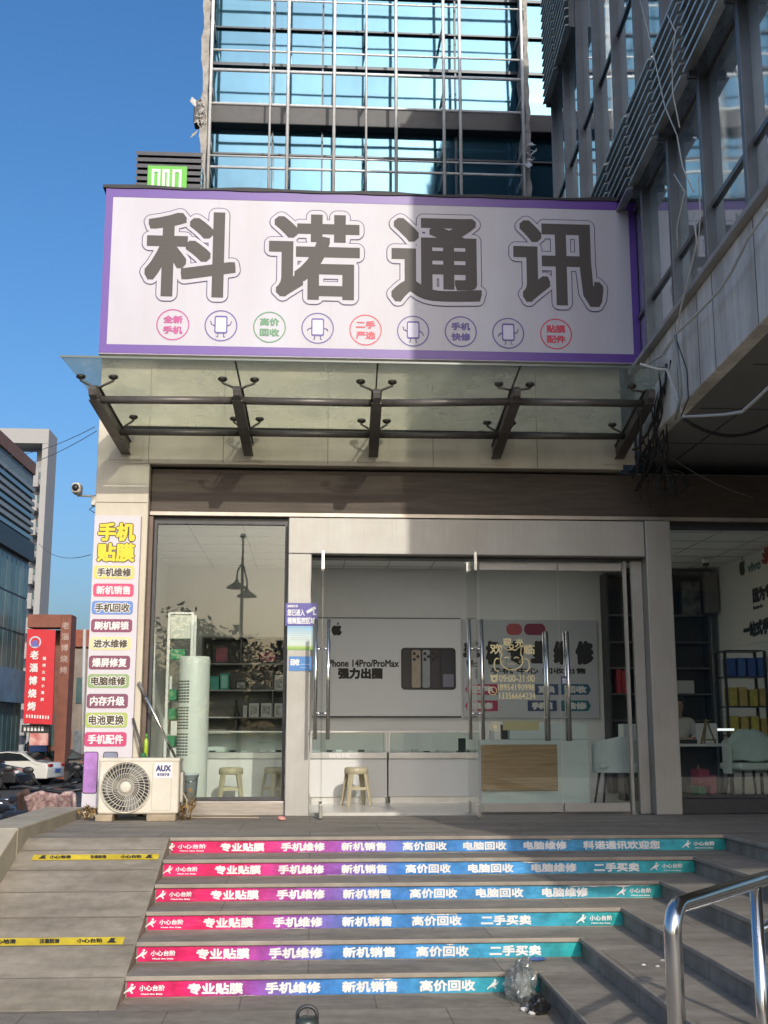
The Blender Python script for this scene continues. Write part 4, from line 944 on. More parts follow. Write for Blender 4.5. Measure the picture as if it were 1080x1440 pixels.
# banner on the side wall
XB = 5.585
def PX(px, py, X=XB): v = ray(px, py); return CAM_LOC + v * ((X - CAM_LOC.x) / v.x)
bn = thing('wall_banner', 'pale wall banner with phone maker emblems and black slogans on the side wall', 'banner', PX(1060, 850))
ya, yb = PX(1036, 860).y, .45; zt_, zb_ = 2.93, PX(1050, 907).z
MB().box(XB, XB+.012, yb, ya, zb_, zt_).build('sheet', mat('banner_sheet', (.80, .78, .73), .5), bn)
XT = XB - .002
def side_text(s, px0, py0, px1, py1, b, m, n_=None):
    a, c = PX(px0, (py0+py1)/2, XT), PX(px1, (py0+py1)/2, XT); h = (PX(px0, py0, XT).z - PX(px0, py1, XT).z); W = a.y - c.y
    zc = PX((px0+px1)/2, (py0+py1)/2, XT).z
    if n_: W = h * n_
    mb = MB(); lettering(mb, s, (XT, a.y - W/2, zc), W, h, b, (0, -1, 0), (0, 0, 1), (-1, 0, 0), 8); mb.build('lettering', m, bn)
a = PX(1043.5, 797, XT); mb = MB(); apple(mb, a, .20, (0, -1, 0), (0, 0, 1), (-1, 0, 0)); mb.build('fruit_emblem', M_ink, bn)
side_text('vivo', 1051, 789, 1070, 803, .012, mat('emblem_teal', (.10, .18, .20), .5))
a = PX(1082, 792, XT); mb = MB()
for k in range(8):
    an = R(15 + 150*k/7); d = V((0, -math.cos(an), math.sin(an))); s = V((0, -math.sin(an), -math.cos(an)))
    mb.prism([a + d*.04, a + d*.12 + s*.03, a + d*.22 + s*.026, a + d*.27, a + d*.22 - s*.026, a + d*.12 - s*.03], (-.002, 0, 0))
mb.build('petal_emblem', mat('emblem_red', (.40, .03, .04), .5), bn)
side_text('因为专业', 1058, 824, 1080, 846, .016, M_ink, 4.3); side_text('Because the', 1059, 849, 1080, 855, .004, M_ink, 6); side_text('一站式手机', 1045, 872, 1080, 895, .018, M_ink, 5.3)
# desk with things, rack, chair with a coat, person
dk = thing('work_desk', 'narrow work desk with pale top and dark legs behind the plinth window', 'desk', P(990, 1045, 1.5))
q0, q1 = P(948, 1047, 1.4).x, P(1033, 1047, 1.4).x; zd = P(990, 1046, 1.4).z
MB().box(q0, q1, 1.4, 2.0, zd-.03, zd).build('tabletop', M_lam, dk, bevel=.004)
for x in (q0+.04, q1-.04):
    for y in (1.44, 1.96): MB().box(x-.02, x+.02, y-.02, y+.02, .013, zd-.031).build('leg', M_black, dk)
MB().box(q0+.08, q1-.08, 1.9, 1.915, .3, zd-.04).build('modesty_panel', M_case, dk)
ez = thing('wooden_easel', 'small wooden easel standing on the work desk', 'easel', P(995, 1045, 1.55))
q = P(995, 1044, 1.55); M_oak = mat('easel_oak', (.26, .19, .08), .6, var=.15)
for dx in (-.085, .085): MB().tube([(q.x+dx, 1.52, zd+.001), (q.x, 1.56, zd+.28)], .012, 6).build('leg', M_oak, ez)
MB().tube([(q.x, 1.66, zd+.001), (q.x, 1.56, zd+.28)], .01, 6).build('leg', M_oak, ez); MB().bar((q.x-.09, 1.505, zd+.045), (q.x+.09, 1.505, zd+.045), .02, .02).build('ledge', M_oak, ez)
q = rect(980, 1017, 1009, 1044, 1.75); o = MB().box(q[0], q[1], 1.75, 1.77, zd+.001, q[3]).build('white_card', M_white, bevel=.002); tag(o, 'white card standing on the desk behind the wooden easel', 'card')
lt = thing('light_bar', 'lit white light bar on the work desk', 'lamp', P(1020, 1026, 1.8)); q = rect(1008, 1024, 1032, 1028, 1.8)
MB().tube([(q[0], 1.8, (q[2]+q[3])/2), (q[1], 1.8, (q[2]+q[3])/2)], .014, 10).build('tube', mat('lit_tube', (.9, .95, .95), .5, emit=.9), lt)
MB().box(q[0]+.05, q[0]+.07, 1.81, 1.83, zd+.001, q[2]).box(q[0]-.0, q[0]+.14, 1.76, 1.88, zd+.0008, zd+.012).build('stand', M_black, lt)
o = MB().box(P(955, 1040, 1.45).x, P(980, 1040, 1.45).x, 1.43, 1.6, zd+.001, zd+.045).build('keyboard', M_black, bevel=.008); tag(o, 'black keyboard on the desk in front of the seated person', 'keyboard')
for k, (a, b, y0_, y1_, cc, lab) in enumerate(((983, 998, 1082, 1105, (.38, .05, .10), 'red box under the work desk'), (999, 1008, 1090, 1118, (.42, .10, .14), 'pale red box beside the red box under the work desk'), (983, 993, 1106, 1122, (.05, .20, .10), 'green box on the floor under the work desk'))):
    q = rect(a, y0_, b, y1_, 1.5); z_ = .013 if k else .2
    if k == 0: z_ = P(990, 1106, 1.5).z + .003
    o = MB().box(q[0], q[1], 1.5, 1.8, max(.013, z_), max(q[3], z_+.1)).build('storage_box', mat('box_%d' % k, cc, .5, var=.15), bevel=.004); tag(o, lab, 'box', 'boxes under the work desk')
M_rk = mat('rack_black', (.02, .02, .02), .4)
rk = thing('accessory_rack', 'black metal rack filled with phone accessories by the side wall', 'rack', P(1050, 1050, 2.0))
q0, q1, w1 = P(1021, 980, 2.0).x, 5.50, P(1050, 915, 2.0).z
for x in (q0, q1-.03):
    for y in (2.0, 2.32): MB().box(x, x+.03, y, y+.03, .013, w1).build('upright', M_rk, rk)
RZ = []
for py in (914, 951, 993, 1034, 1075):
    z = P(1050, py, 2.0).z; RZ.append(z); MB().box(q0+.031, q1-.031, 2.0, 2.35, z-.014, z).build('shelf', M_rk, rk)
rnd = random.Random(5); cols = [(.03, .08, .30), (.04, .12, .36), (.45, .36, .06), (.42, .30, .08), (.25, .42, .40), (.40, .10, .04), (.20, .06, .30)]
pk = [(1, 0, 4), (2, 2, 4), (3, 2, 4), (4, 4, 3)]
nm = {0: 'blue', 2: 'yellow', 4: 'pale'}
for sh, ci, n in pk:
    for k in range(n):
        x = q0 + .10 + k*.125; cc = cols[ci + (k % 2)]
        o = MB().box(x-.05, x+.045, 2.02, 2.2, RZ[sh]+.001, RZ[sh] + .20 + .03*rnd.random()).build('accessory_pack', mat('pack_%d_%d' % (ci, k % 2), cc, .45, var=.25, scale=15), bevel=.004)
        tag(o, '%s accessory pack on the %s shelf of the black rack' % (nm[ci], ['', 'top', 'second', 'third', 'bottom'][sh]), 'pack', '%s packs on rack shelf %d' % (nm[ci], sh))
ch2 = tub_chair((P(1058, 1100, .75).x, .85, .013), .2, 'white tub chair carrying a coat by the accessory rack', ch)
M_coat = mat('coat_fabric', (.46, .56, .50), .9, var=.1, bump=.3, bscale=12)
ct = MB(); c = V((P(1062, 1050, .75).x, .95, .78)); n, m_ = 14, 8; vs = []
for i in range(n+1):
    for j in range(m_+1):
        a = 2*math.pi*i/n; s = j/m_
        rr = .05 + .22*math.sin(min(1, s*1.15)*math.pi/2) + .025*math.sin(3*a + 5*s); vs.append(c + V((rr*math.cos(a)*1.05, rr*math.sin(a)*.8, .07 - .34*s**1.7 + .02*math.sin(5*a))))
ct.add(vs, [(i*(m_+1)+j, (i+1)*(m_+1)+j, (i+1)*(m_+1)+j+1, i*(m_+1)+j+1) for i in range(n) for j in range(m_)], True)
o = ct.build('coat', M_coat, sub=1); o.modifiers.new('solid', 'SOLIDIFY').thickness = .02; tag(o, 'pale green coat thrown over the back of a white chair', 'coat')

def skin(name, verts, edges, radii, m, parent=None, sub=1):
    me = bpy.data.meshes.new(name); off = ORG[parent.name] if parent else V()
    me.from_pydata([tuple(V(p) - off) for p in verts], edges, []); me.materials.append(m)
    o = bpy.data.objects.new(name, me); COL.objects.link(o); ORG[o.name] = off
    if parent: o.parent = parent
    o.modifiers.new('skin', 'SKIN'); 
    if not me.skin_vertices: me.attributes
    sv = me.skin_vertices[0].data
    for k, r1 in enumerate(radii):
        sv[k].radius = (r1, r1) if isinstance(r1, (int, float)) else r1; sv[k].use_root = (k == 0)
    s = o.modifiers.new('sub', 'SUBSURF'); s.levels = sub; s.render_levels = sub
    dg = bpy.context.evaluated_depsgraph_get(); bpy.context.view_layer.update()
    fin = bpy.data.meshes.new_from_object(o.evaluated_get(dg)); o.modifiers.clear(); o.data = fin
    for p in fin.polygons: p.use_smooth = True
    return o
pc = P(957, 1045, 2.15); px_ = pc.x
pe = thing('person', 'person in a pale hooded top sitting behind the work desk, head bent down', 'person', (px_, 2.35, .013))
M_skin = mat('skin', (.42, .26, .19), .5); M_hair = mat('hair', (.012, .010, .010), .45); M_hood = mat('hooded_top', (.60, .57, .53), .85, var=.06, bump=.2)
B = lambda x, y, z: (px_ + x, 2.35 + y, z)
vs = [B(0,0,.50), B(0,-.02,.72), B(0,-.06,.92), B(0,-.09,.99), B(0,-.12,1.07), B(0,-.15,1.16), B(0,-.14,1.21), # pelvis .. head
      B(-.17,-.05,.93), B(-.24,-.16,.72), B(-.10,-.36,.735), B(-.06,-.43,.735), B(.17,-.05,.93), B(.24,-.16,.72), B(.10,-.36,.735), B(.06,-.43,.735),
      B(-.10,-.02,.50), B(-.12,-.40,.52), B(-.12,-.42,.10), B(-.12,-.55,.06), B(.10,-.02,.50), B(.12,-.40,.52), B(.12,-.42,.10), B(.12,-.55,.06)]
ed_ = [(0,1),(1,2),(2,3),(3,4),(4,5),(5,6),(2,7),(7,8),(8,9),(9,10),(2,11),(11,12),(12,13),(13,14),(0,15),(15,16),(16,17),(17,18),(0,19),(19,20),(20,21),(21,22)]
rad = [.14,.13,.12,.055,.075,.092,.06,.065,.045,.032,.034,.065,.045,.032,.034,.09,.065,.045,.04,.09,.065,.045,.04]
for sgn, hv in ((-1, 10), (1, 14)):
    for k, l in enumerate((.05, .062, .068, .064, .052)):
        base = len(vs); x = vs[hv][0] - px_; fx = x + sgn*(.034 - .017*k); y = -.43
        if k == 0: p1, p2 = (x - sgn*.045, y-.01, .735), (x - sgn*.06, y-.04, .732)
        else: p1, p2 = (fx, y - l*.6, .738), (fx, y - l, .722)
        vs += [B(*p1), B(*p2)]; ed_ += [(hv, base), (base, base+1)]; rad += [.009, .007]
skin('body', vs, ed_, rad, M_skin, pe)
hv_ = [B(0,.0,.50), B(0,-.02,.72), B(0,-.06,.90), B(0,-.085,.985), B(-.17,-.05,.92), B(-.245,-.16,.725), B(-.12,-.33,.74), B(.17,-.05,.92), B(.245,-.16,.725), B(.12,-.33,.74)]
skin('hooded_top', hv_, [(0,1),(1,2),(2,3),(2,4),(4,5),(5,6),(2,7),(7,8),(8,9)], [.16,.155,.145,.085,.085,.062,.048,.085,.062,.048], M_hood, pe)
mb = MB(); mb.ball(B(0,-.11,1.185), (.098,.098,.088)); mb.ball(B(0,-.06,1.13), (.094,.075,.10)); mb.build('hair', M_hair, pe)
mb = MB()
for sx in (-.034, .034): mb.ball(B(sx,-.236,1.155), (.012,.008,.008), 8, 5)
mb.build('eye_print', M_black, pe); MB().ball(B(0,-.248,1.125), (.014,.018,.02), 8, 6).build('nose', M_skin, pe)
MB().ball(B(0,-.236,1.09), (.024,.008,.007), 8, 5).build('mouth', mat('lips', (.35, .12, .11), .5), pe)
sc_ = thing('office_chair', 'dark chair under the seated person', 'chair', (px_, 2.4, 0)); MB().box(px_-.22, px_+.22, 2.14, 2.56, .32, .37).build('seat', M_black, sc_, bevel=.02)
MB().tube([(px_, 2.38, .06), (px_, 2.38, .318)], .03, 10).build('column', M_black, sc_); MB().box(px_-.25, px_+.25, 2.355, 2.405, .014, .058).box(px_-.025, px_+.025, 2.13, 2.35, .014, .056).box(px_-.025, px_+.025, 2.41, 2.63, .014, .056).build('base', M_black, sc_)
MB().box(px_-.2, px_+.2, 2.57, 2.61, .375, .84).build('backrest', M_black, sc_, bevel=.015)
# ================================================================== NEIGHBOUR BUILDING ON THE RIGHT
nb_ = thing('neighbour_building', 'large grey glazed building overhanging the steps on the right, with louvres and weathered band', 'building', (6, -3, 0))
M_conc = mat('weathered_concrete', (.80, .775, .71), .8, var=.14, scale=2.0, bump=.15, var2=.38, scale2=2.6, stretch2=(1, 1, .12))
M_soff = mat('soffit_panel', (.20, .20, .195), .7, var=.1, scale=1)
M_mull = mat('mullion_grey', (.15, .155, .16), .4, .5, var=.12)
def tinted(name, c, rough=.05, wob=.14, var=.25, spec=.9):
    m = mat(name, c, rough, var=var, scale=.8, spec=spec, coat=.6); t = m.node_tree; b = t.nodes['Principled BSDF']
    b.inputs['Coat Roughness'].default_value = .03; b.inputs['Coat Weight'].default_value = 0 if rough > .2 else .6
    g = t.nodes.new('ShaderNodeNewGeometry'); n = t.nodes.new('ShaderNodeTexNoise'); n.inputs['Scale'].default_value = .9; n.inputs['Detail'].default_value = 2
    mp = t.nodes.new('ShaderNodeMapping'); mp.inputs['Scale'].default_value = (1, 1, .5); t.links.new(g.outputs['Position'], mp.inputs[0]); t.links.new(mp.outputs[0], n.inputs[0])
    bp = t.nodes.new('ShaderNodeBump'); bp.inputs['Strength'].default_value = wob; bp.inputs['Distance'].default_value = .03
    t.links.new(n.outputs[0], bp.inputs['Height']); t.links.new(bp.outputs[0], b.inputs['Normal']); t.links.new(bp.outputs[0], b.inputs['Coat Normal'])
    return m
G_nb = [tinted('tinted_glass_%d' % k, c) for k, c in enumerate(((.58, .67, .68), (.50, .58, .60), (.68, .74, .73)))]
for m in G_nb: m.node_tree.nodes['Principled BSDF'].inputs['Metallic'].default_value = .75
def F(Y, z, out=0): return V((FX0 + FK*Y - out, Y, z))
ZS0, ZS1, ZT = 3.71, 4.544, 18.0
YE, YB_ = -9.36, 5.4
def face_slab(mb, ya, yb, z0, z1, o0, o1):
    return mb.hexa([F(ya, z0, o1), F(yb, z0, o1), F(yb, z0, o0), F(ya, z0, o0)], [F(ya, z1, o1), F(yb, z1, o1), F(yb, z1, o0), F(ya, z1, o0)])
foot = lambda z, ins=0: [V((FX0 + FK*YB_ + ins, YB_, z)), V((FX0 + FK*YE + ins, YE, z)), V((3.507 + ins, -11.5 + ins, z)), V((16, -11.5 + ins, z)), V((16, YB_, z))]
MB().prism(foot(ZS0 + .02, .06), (0, 0, ZT - ZS0 - .04)).build('core', mat('core_dark', (.03, .035, .04), .6), nb_)
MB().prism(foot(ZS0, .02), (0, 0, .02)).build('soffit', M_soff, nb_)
sg = nb_.children[1]; mb = MB()
for k in range(9): mb.box(3.5, 15.8, -11 + k*1.3, -10.985 + k*1.3, ZS0 - .004, ZS0 + .001)
for k in range(6): mb.box(3.9 + 1.6*k, 3.912 + 1.6*k, -11, .2, ZS0 - .005, ZS0 + .001)
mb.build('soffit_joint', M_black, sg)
mb = MB(); face_slab(mb, YE, -.21, ZS0 + .001, ZS1, -.05, .10); mb.build('spandrel', M_conc, nb_, bevel=.01)
mb = MB(); face_slab(mb, YE, -.21, ZS1 + .001, ZS1 + .05, -.05, .17); mb.build('coping', mat('coping_grey', (.36, .35, .33), .6, var=.15), nb_, bevel=.008)
mb = MB()
for y in (-.9, -1.9, -2.6, -3.05, -4.1, -5.2): face_slab(mb, y, y + .012, ZS0 + .01, ZS1 - .01, .098, .102)
mb.build('panel_joint_line', mat('joint_dark', (.10, .10, .10), .8), nb_)
MY = [4.585 - 1.07*k for k in range(14)]
ZL = [4.60, 6.385, 8.82, 11.0, 13.4, 15.7, ZT]
for k, (ya, yb) in enumerate(zip(MY[1:], MY)):
    for j, (za, zb) in enumerate(zip(ZL, ZL[1:])):
        rnd = random.Random(k*17 + j)
        mb = MB(); face_slab(mb, ya + .037, yb - .037, za + .05, zb - .02, -.02, .005)
        wn = mb.build('window', G_nb[rnd.choice((0, 0, 1, 2))], nb_)
        mb = MB(); face_slab(mb, ya + .037, yb - .037, za, za + .05, -.02, .03)
        if j in (0, 1): zm = za + (.57 if j == 0 else .89); face_slab(mb, ya + .037, yb - .037, zm, zm + .045, .005, .03)
        mb.build('window_frame', M_mull, wn)
for y in MY:
    mb = MB(); face_slab(mb, y - .035, y + .035, ZS1 + .05, ZT, -.02, .09); mb.build('mullion', M_mull, nb_, bevel=.006)
M_lou = mat('louvre_slat', (.50, .51, .48), .35, .6, var=.2); 
def louvre(ya, yb, z0, z1, n):
    mb = MB()
    for k in range(n):
        z = z0 + (z1 - z0) * k / (n - 1)
        mb.hexa([F(ya + .035, z - .030, .22), F(yb - .035, z - .030, .22), F(yb - .035, z, .12), F(ya + .035, z, .12)], [F(ya + .035, z - .012, .225), F(yb - .035, z - .012, .225), F(yb - .035, z + .014, .125), F(ya + .035, z + .014, .125)])
    l = mb.build('louvre', M_lou, nb_)
    mb = MB()
    for y in (ya + .02, yb - .02): face_slab(mb, y - .012, y + .012, z0 - .06, z1 + .06, .091, .17)
    mb.build('louvre_frame', M_mull, l)
for k in range(3, 9): louvre(MY[k+1], MY[k], 6.43, 7.25, 8)
for k in range(0, 2): louvre(MY[k+1], MY[k], 10.42, 12.6, 18)
q0, q1 = P(789, 120, 4.7).x, P(806, 120, 4.7).x
o = MB().box(q0, q1, 4.7, 5.2, 3.61, 14.5).build('concrete_pillar', mat('pillar_grey', (.40, .40, .40), .7, var=.1, bump=.1)); tag(o, 'pale grey concrete pillar between the glazed tower and the building on the right', 'pillar')

# ================================================================== GLAZED TOWER BEHIND THE SIGN
YT_ = 12.0
tw = thing('office_tower', 'blue glazed tower rising behind the big sign, fronted by a lattice of steel tubes', 'building', (1.5, 14, 0))
TX0, TX1 = P(290, 120, YT_).x, P(800, 120, YT_).x
G_tw = [tinted('blue_glass_%d' % k, c, .07, .22, .12, 1.0) for k, c in enumerate(((.050, .155, .235), (.060, .175, .26), (.040, .135, .21), (.066, .19, .27)))]
for m in G_tw:                                   # mirror coated, blue
    b = m.node_tree.nodes['Principled BSDF']; b.inputs['Metallic'].default_value = .75
MB().box(TX0 + .05, TX1 + 2, YT_ + .12, YT_ + 10, -1.2, 30).build('core', mat('tower_core', (.03, .04, .05), .6), tw)
cxs = [P(p, 100, YT_).x for p in (291, 385, 454, 556, 640, 737, 785, 840)]
czs = sorted([P(500, p, YT_).z for p in (300, 222, 177)]) + sorted([P(500, p, YT_).z for p in (158, 96, 46, -6, -60, -115, -170)])
M_tmu = mat('tower_mullion', (.05, .06, .07), .4, .4)
for i, (xa, xb) in enumerate(zip(cxs, cxs[1:])):
    for j, (za, zb) in enumerate(zip(czs, czs[1:])):
        if j == 2: continue
        wv = random.Random(i*31 + j*7)
        MB().box(xa + .02, xb - .02, YT_ + .02 , YT_ + .04, za + .03, zb - .03).build('window', G_tw[wv.choice((0, 1, 1, 2, 3))], tw)
for x in cxs: MB().box(x - .02, x + .02, YT_ - .03, YT_ + .1, czs[0], czs[-1]).build('mullion', M_tmu, tw)
for j, z in enumerate(czs):
    if j not in (2, 3): MB().box(TX0, TX1 + 1, YT_ - .05, YT_ + .1, z - (.02 if j % 2 else .05), z + .02).build('transom', M_tmu, tw)
MB().box(P(272, 165, 11.75).x, TX1 + 1, 11.75, YT_ + .1, P(500, 178, 11.75).z, P(500, 153, 11.75).z).build('ledge', mat('ledge_dark', (.045, .045, .05), .5, var=.2), tw, bevel=.02)
M_tube = mat('tube_steel', (.78, .78, .77), .4, .1, var=.1)
YG = 11.1
zlo, zhi = P(500, 300, YG).z, P(500, -200, YG).z
vx = [296, 380, 405, 470, 515, 557, 624, 647, 735]
for p in vx:
    x = P(p, 130, YG).x; MB().tube([(x, YG, zlo), (x, YG, zhi)], .036 if p not in (380, 515) else .024, 8).build('tube', M_tube, tw)
for p, rr in ((3, .03), (75, .035), (103, .055), (150, .05), (223, .03), (239, .045), (-45, .05), (-95, .035), (-150, .05)):
    za, zb = P(295, p - 2, YG).z, P(735, p + 2, YG).z; zm = (za + zb)/2
    MB().tube([(P(295, p, YG).x, YG + .06, zm), (P(737, p, YG).x, YG + .06, zm)], rr*.68, 8).build('tube', M_tube, tw)
for p in vx[::2]:
    x = P(p, 130, YG).x
    for pz in (30, 125, 200, 238):
        z = P(500, pz, YG).z; MB().tube([(x, YG + .05, z), (x, YT_ - .02, z)], .03, 6).build('strut', M_tube, tw)
M_ruin = mat('ragged_render', (.36, .34, .31), .9, var=.3, scale=6, bump=.6, bscale=8)
for p0, p1 in ((283, 293), (737, 744)):          # ragged edge columns with torn wrapping
    xa, xb = P(p0, 130, 11.2).x, P(p1, 130, 11.2).x
    rnd = random.Random(p0); n = 34; L, Rr = [], []
    for k in range(n + 1):
        z = zlo + (zhi - zlo)*k/n; L.append(V((xa + rnd.uniform(-.035, .035), 11.2, z))); Rr.append(V((xb + rnd.uniform(-.03, .03), 11.2, z)))
    MB().prism(L + Rr[::-1], (0, .7, 0)).build('edge_column', M_ruin, tw)
rnd = random.Random(12)
for lab_, (px, py, n, sp) in {'left': (283, 160, 26, 14), 'right': (743, 225, 22, 12)}.items():
    mb = MB()
    for k in range(n):
        c = P(px + rnd.uniform(-5, 6), py + rnd.uniform(-sp*2.2, sp*1.6), 11.1); s = rnd.uniform(.05, .16)
        d1_, d2_ = V((rnd.uniform(-1, 1), rnd.uniform(-.6, .6), rnd.uniform(-1, 1))), V((rnd.uniform(-1, 1), rnd.uniform(-.6, .6), rnd.uniform(-1, 1)))
        mb.add([c, c + d1_*s, c + d1_*s + d2_*s, c + d2_*s], [(0,1,2,3)])
    mb.build('torn_wrap', mat('torn_wrap', (.52, .50, .46), .8, var=.4, scale=9), tw)
# louvred roof unit with a green sign
lu = thing('roof_louvre_unit', 'dark louvred box on the roof beside the glazed tower', 'roof unit', (P(235, 240, 10).x, 10, 6.6))
q = rect(190, 211, 283, 300, 10); M_lv = mat('louvre_dark', (.055, .055, .065), .5, .3, var=.2)
MB().box(q[0]+.05, q[1]-.05, 10.1, 11.0, 3.61, q[3]-.05).build('box', M_black, lu)
mb = MB()
for k in range(9): z = q[3] - .02 - k*.135; mb.hexa([(q[0], 10.0, z-.10), (q[1], 10.0, z-.10), (q[1], 10.07, z-.06), (q[0], 10.07, z-.06)], [(q[0], 10.0, z-.02), (q[1], 10.0, z-.02), (q[1], 10.07, z), (q[0], 10.07, z)])
mb.build('louvre', M_lv, lu)
for x in (q[0]+.02, q[1]-.06, (q[0]+q[1])/2): MB().box(x, x+.04, 10.071, 10.10, q[2], q[3]).build('frame', M_lv, lu)
gs = thing('green_sign', 'bright green sign with white upright bars on the dark louvred box', 'sign', P(234, 250, 9.95))
q = rect(206.5, 233, 262.5, 290, 9.93); MB().box(q[0], q[1], 9.93, 9.985, q[2], q[3]).build('panel', mat('sign_green', (.10, .46, .03), .45), gs, bevel=.01)
mb = MB()
for a, b in ((213, 225), (228, 238), (242, 255)):
    w0_, w1_ = P(a, 255, 9.92).x, P(b, 255, 9.92).x; zt_ = P(234, 238, 9.92).z
    mb.box(w0_, w1_, 9.918, 9.929, zt_-.06, zt_).box(w0_, w0_+.05, 9.918, 9.929, q[2]+.2, zt_-.06).box(w1_-.05, w1_, 9.918, 9.929, q[2]+.2, zt_-.06)
mb.build('bar_print', M_white, gs)

# ================================================================== CABLES AT THE CORNER
def sag(a, b, d, n=10): return [a.lerp(b, k/n) - V((0, 0, d*4*(k/n)*(1-k/n))) for k in range(n+1)]
M_cabw, M_cabk = mat('cable_white', (.55, .54, .50), .5), mat('cable_black', (.018, .018, .02), .5)
def cable(pts, r, m, lab, grp=None): o = MB().tube(pts, r, 6).build('cable', m); return tag(o, lab, 'cable', grp)
cf = lambda px, py, out: CAM_LOC + ray(px, py) * ((FX0 + FK*CAM_LOC.y - out - CAM_LOC.x) / (ray(px, py).x - FK*ray(px, py).y))
c0 = [P(900, 512, -1.75), P(925, 519, -1.75), P(938, 520, -1.8), P(950, 553, -2.1), cf(961, 586, .14)] + [cf(a, b, .06) for a, b in ((985, 585), (1020, 583), (1044, 579), (1062, 563), (1085, 541), (1120, 505))]
cable(c0, .013, M_cabw, 'bright white conduit bent in an angle from the canopy corner along the overhang')
for k, (pts, r, m, lab) in enumerate((
  ([(905, 515), (935, 498), (953, 466), (958, 430), (968, 395), (980, 340), (975, 300)], .008, M_cabw, 'pale cable climbing from the canopy corner up the neighbour glazing'),
  ([(902, 516), (930, 500), (950, 470), (985, 437), (1012, 408), (1030, 380), (1052, 335), (1080, 296)], .012, M_cabw, 'pale thick cable running along the top of the weathered concrete band'),
  ([(950, 470), (955, 520), (958, 555), (950, 590)], .014, mat('cable_grey', (.26, .29, .27), .5), 'grey green cable loop hanging down the concrete band'),
  ([(952, 480), (966, 520), (968, 560), (958, 585)], .006, M_cabk, 'thin dark cable hanging down the concrete band'),
  ([(900, 0), (915, 60), (935, 150), (952, 190), (960, 235), (975, 270)], .006, M_cabw, 'thin pale wire hanging in front of the louvres'),
  ([(938, 20), (950, 45), (945, 80), (946, 130), (956, 180)], .006, M_cabw, 'thin curved pale wire between the louvre bays'),
  ([(948, 245), (963, 270), (952, 320), (953, 350)], .006, M_cabw, 'thin pale wire bowed outwards below the louvres'),
  ([(981, 360), (985, 300), (982, 250)], .005, M_cabw, 'thin pale wire on the glazing above the concrete band'))):
    cable([cf(a, b, .36 if b < 420 and k >= 4 else .19) for a, b in pts], r, m, lab)
rnd = random.Random(21)
anch = [(940, 535, -1.5), (948, 520, -1.7), (925, 560, -1.2), (905, 560, -1.3), (918, 590, -.8)]
ends = [(890, 665, -.12), (900, 680, -.15), (915, 668, -.3), (940, 690, -.5), (955, 690, -.6), (890, 640, -.2), (930, 655, -.4)]
for k in range(18):
    a, b = P(*rnd.choice(anch)) + V((rnd.uniform(-.1, .1), 0, rnd.uniform(-.1, .1))), P(*rnd.choice(ends)) + V((rnd.uniform(-.06, .06), 0, rnd.uniform(-.08, .06)))
    pts = sag(a, b, rnd.uniform(.02, .3)); pts = [p + V((rnd.uniform(-.02, .02), 0, rnd.uniform(-.015, .015))) for p in pts]
    cable(pts, rnd.choice((.007, .009, .012)), M_cabk, 'black cable in the tangle at the right end of the canopy', 'tangled black cables')
for k in range(5):
    c = P(935 + 4*k, 682 + rnd.uniform(-8, 8), -.5); rr = rnd.uniform(.10, .2)
    cable([c + V((rr*math.cos(t*.5), .02*t/14, rr*.7*math.sin(t*.5))) for t in range(15)], .007, M_cabk, 'black cable coil in the tangle below the canopy end', 'coiled black cables')
for k in range(4):
    a = P(900 + 12*k, 675, -.25); cable([a, a + V((rnd.uniform(-.03, .03), 0, -.1)), a + V((rnd.uniform(-.05, .05), 0, -.22 - .1*rnd.random()))], .006, M_cabk, 'short black cable end hanging from the tangle over the beam', 'hanging cable ends')
cable(sag(P(938, 640, -.5), P(1060, 700, -.4), .05), .006, mat('cable_tan', (.16, .15, .13), .6), 'thin brownish cable drooping to the right under the overhang')
cable(sag(cf(962, 590, .05), P(1090, 592, -1.5), .15), .016, M_cabk, 'thick black cable sagging under the overhang')
for k, (a, b, la) in enumerate((((134, 600), (-10, 640), 'upper thin overhead wire from the shop corner across the sky'), ((136, 606), (-10, 660), 'lower thin overhead wire from the shop corner across the sky'), ((128, 780), (55, 765), 'faint wire at mid height across the sky left of the narrow sign'))):
    p, q = P(*a, .15), P(*b, 9); cable(sag(p, q, .12), .004, mat('wire_grey', (.10, .10, .11), .6), la)

# ================================================================== LEFT BACKGROUND
def facade_pts(pa, pb): return V((pa.x, pa.y, 0)), V((pb.x, pb.y, 0))
def wall_box(mb, A, B, z0, z1, out, back):
    d = (B - A).normalized(); n = V((d.y, -d.x, 0))
    return mb.hexa([A + n*out + V((0,0,z0)), B + n*out + V((0,0,z0)), B - n*back + V((0,0,z0)), A - n*back + V((0,0,z0))], [A + n*out + V((0,0,z1)), B + n*out + V((0,0,z1)), B - n*back + V((0,0,z1)), A - n*back + V((0,0,z1))])
# teal glazed office building
gb = thing('glazed_office', 'teal glazed office block with grey louvred upper storeys at the street edge', 'building', (-14, 38, -1.3))
A, B = facade_pts(P(-90, 900, 33), P(34, 900, 46)); zB = lambda py: P(47, py, 46).z
z_top, z_mid, z_low = zB(652), zB(782), zB(945)
M_teal_g = [tinted('office_glass_%d' % k, c, .3, .2, .3, .35) for k, c in enumerate(((.075, .14, .15), (.10, .17, .17), (.14, .20, .19)))]
mb = MB(); wall_box(mb, A, B, -1.3, z_top, 0, 14); mb.build('wall', mat('office_grey', (.20, .25, .26), .6, var=.15), gb)
mb = MB(); wall_box(mb, A, B, z_mid - .3, z_mid + .6, .25, .0); mb.build('band', mat('office_band', (.04, .05, .055), .5), gb)
mb = MB(); wall_box(mb, A, B, z_top - .6, z_top, .10, .0); mb.build('parapet', mat('office_brick', (.24, .13, .10), .8, var=.2, scale=3), gb)
nb2 = 16
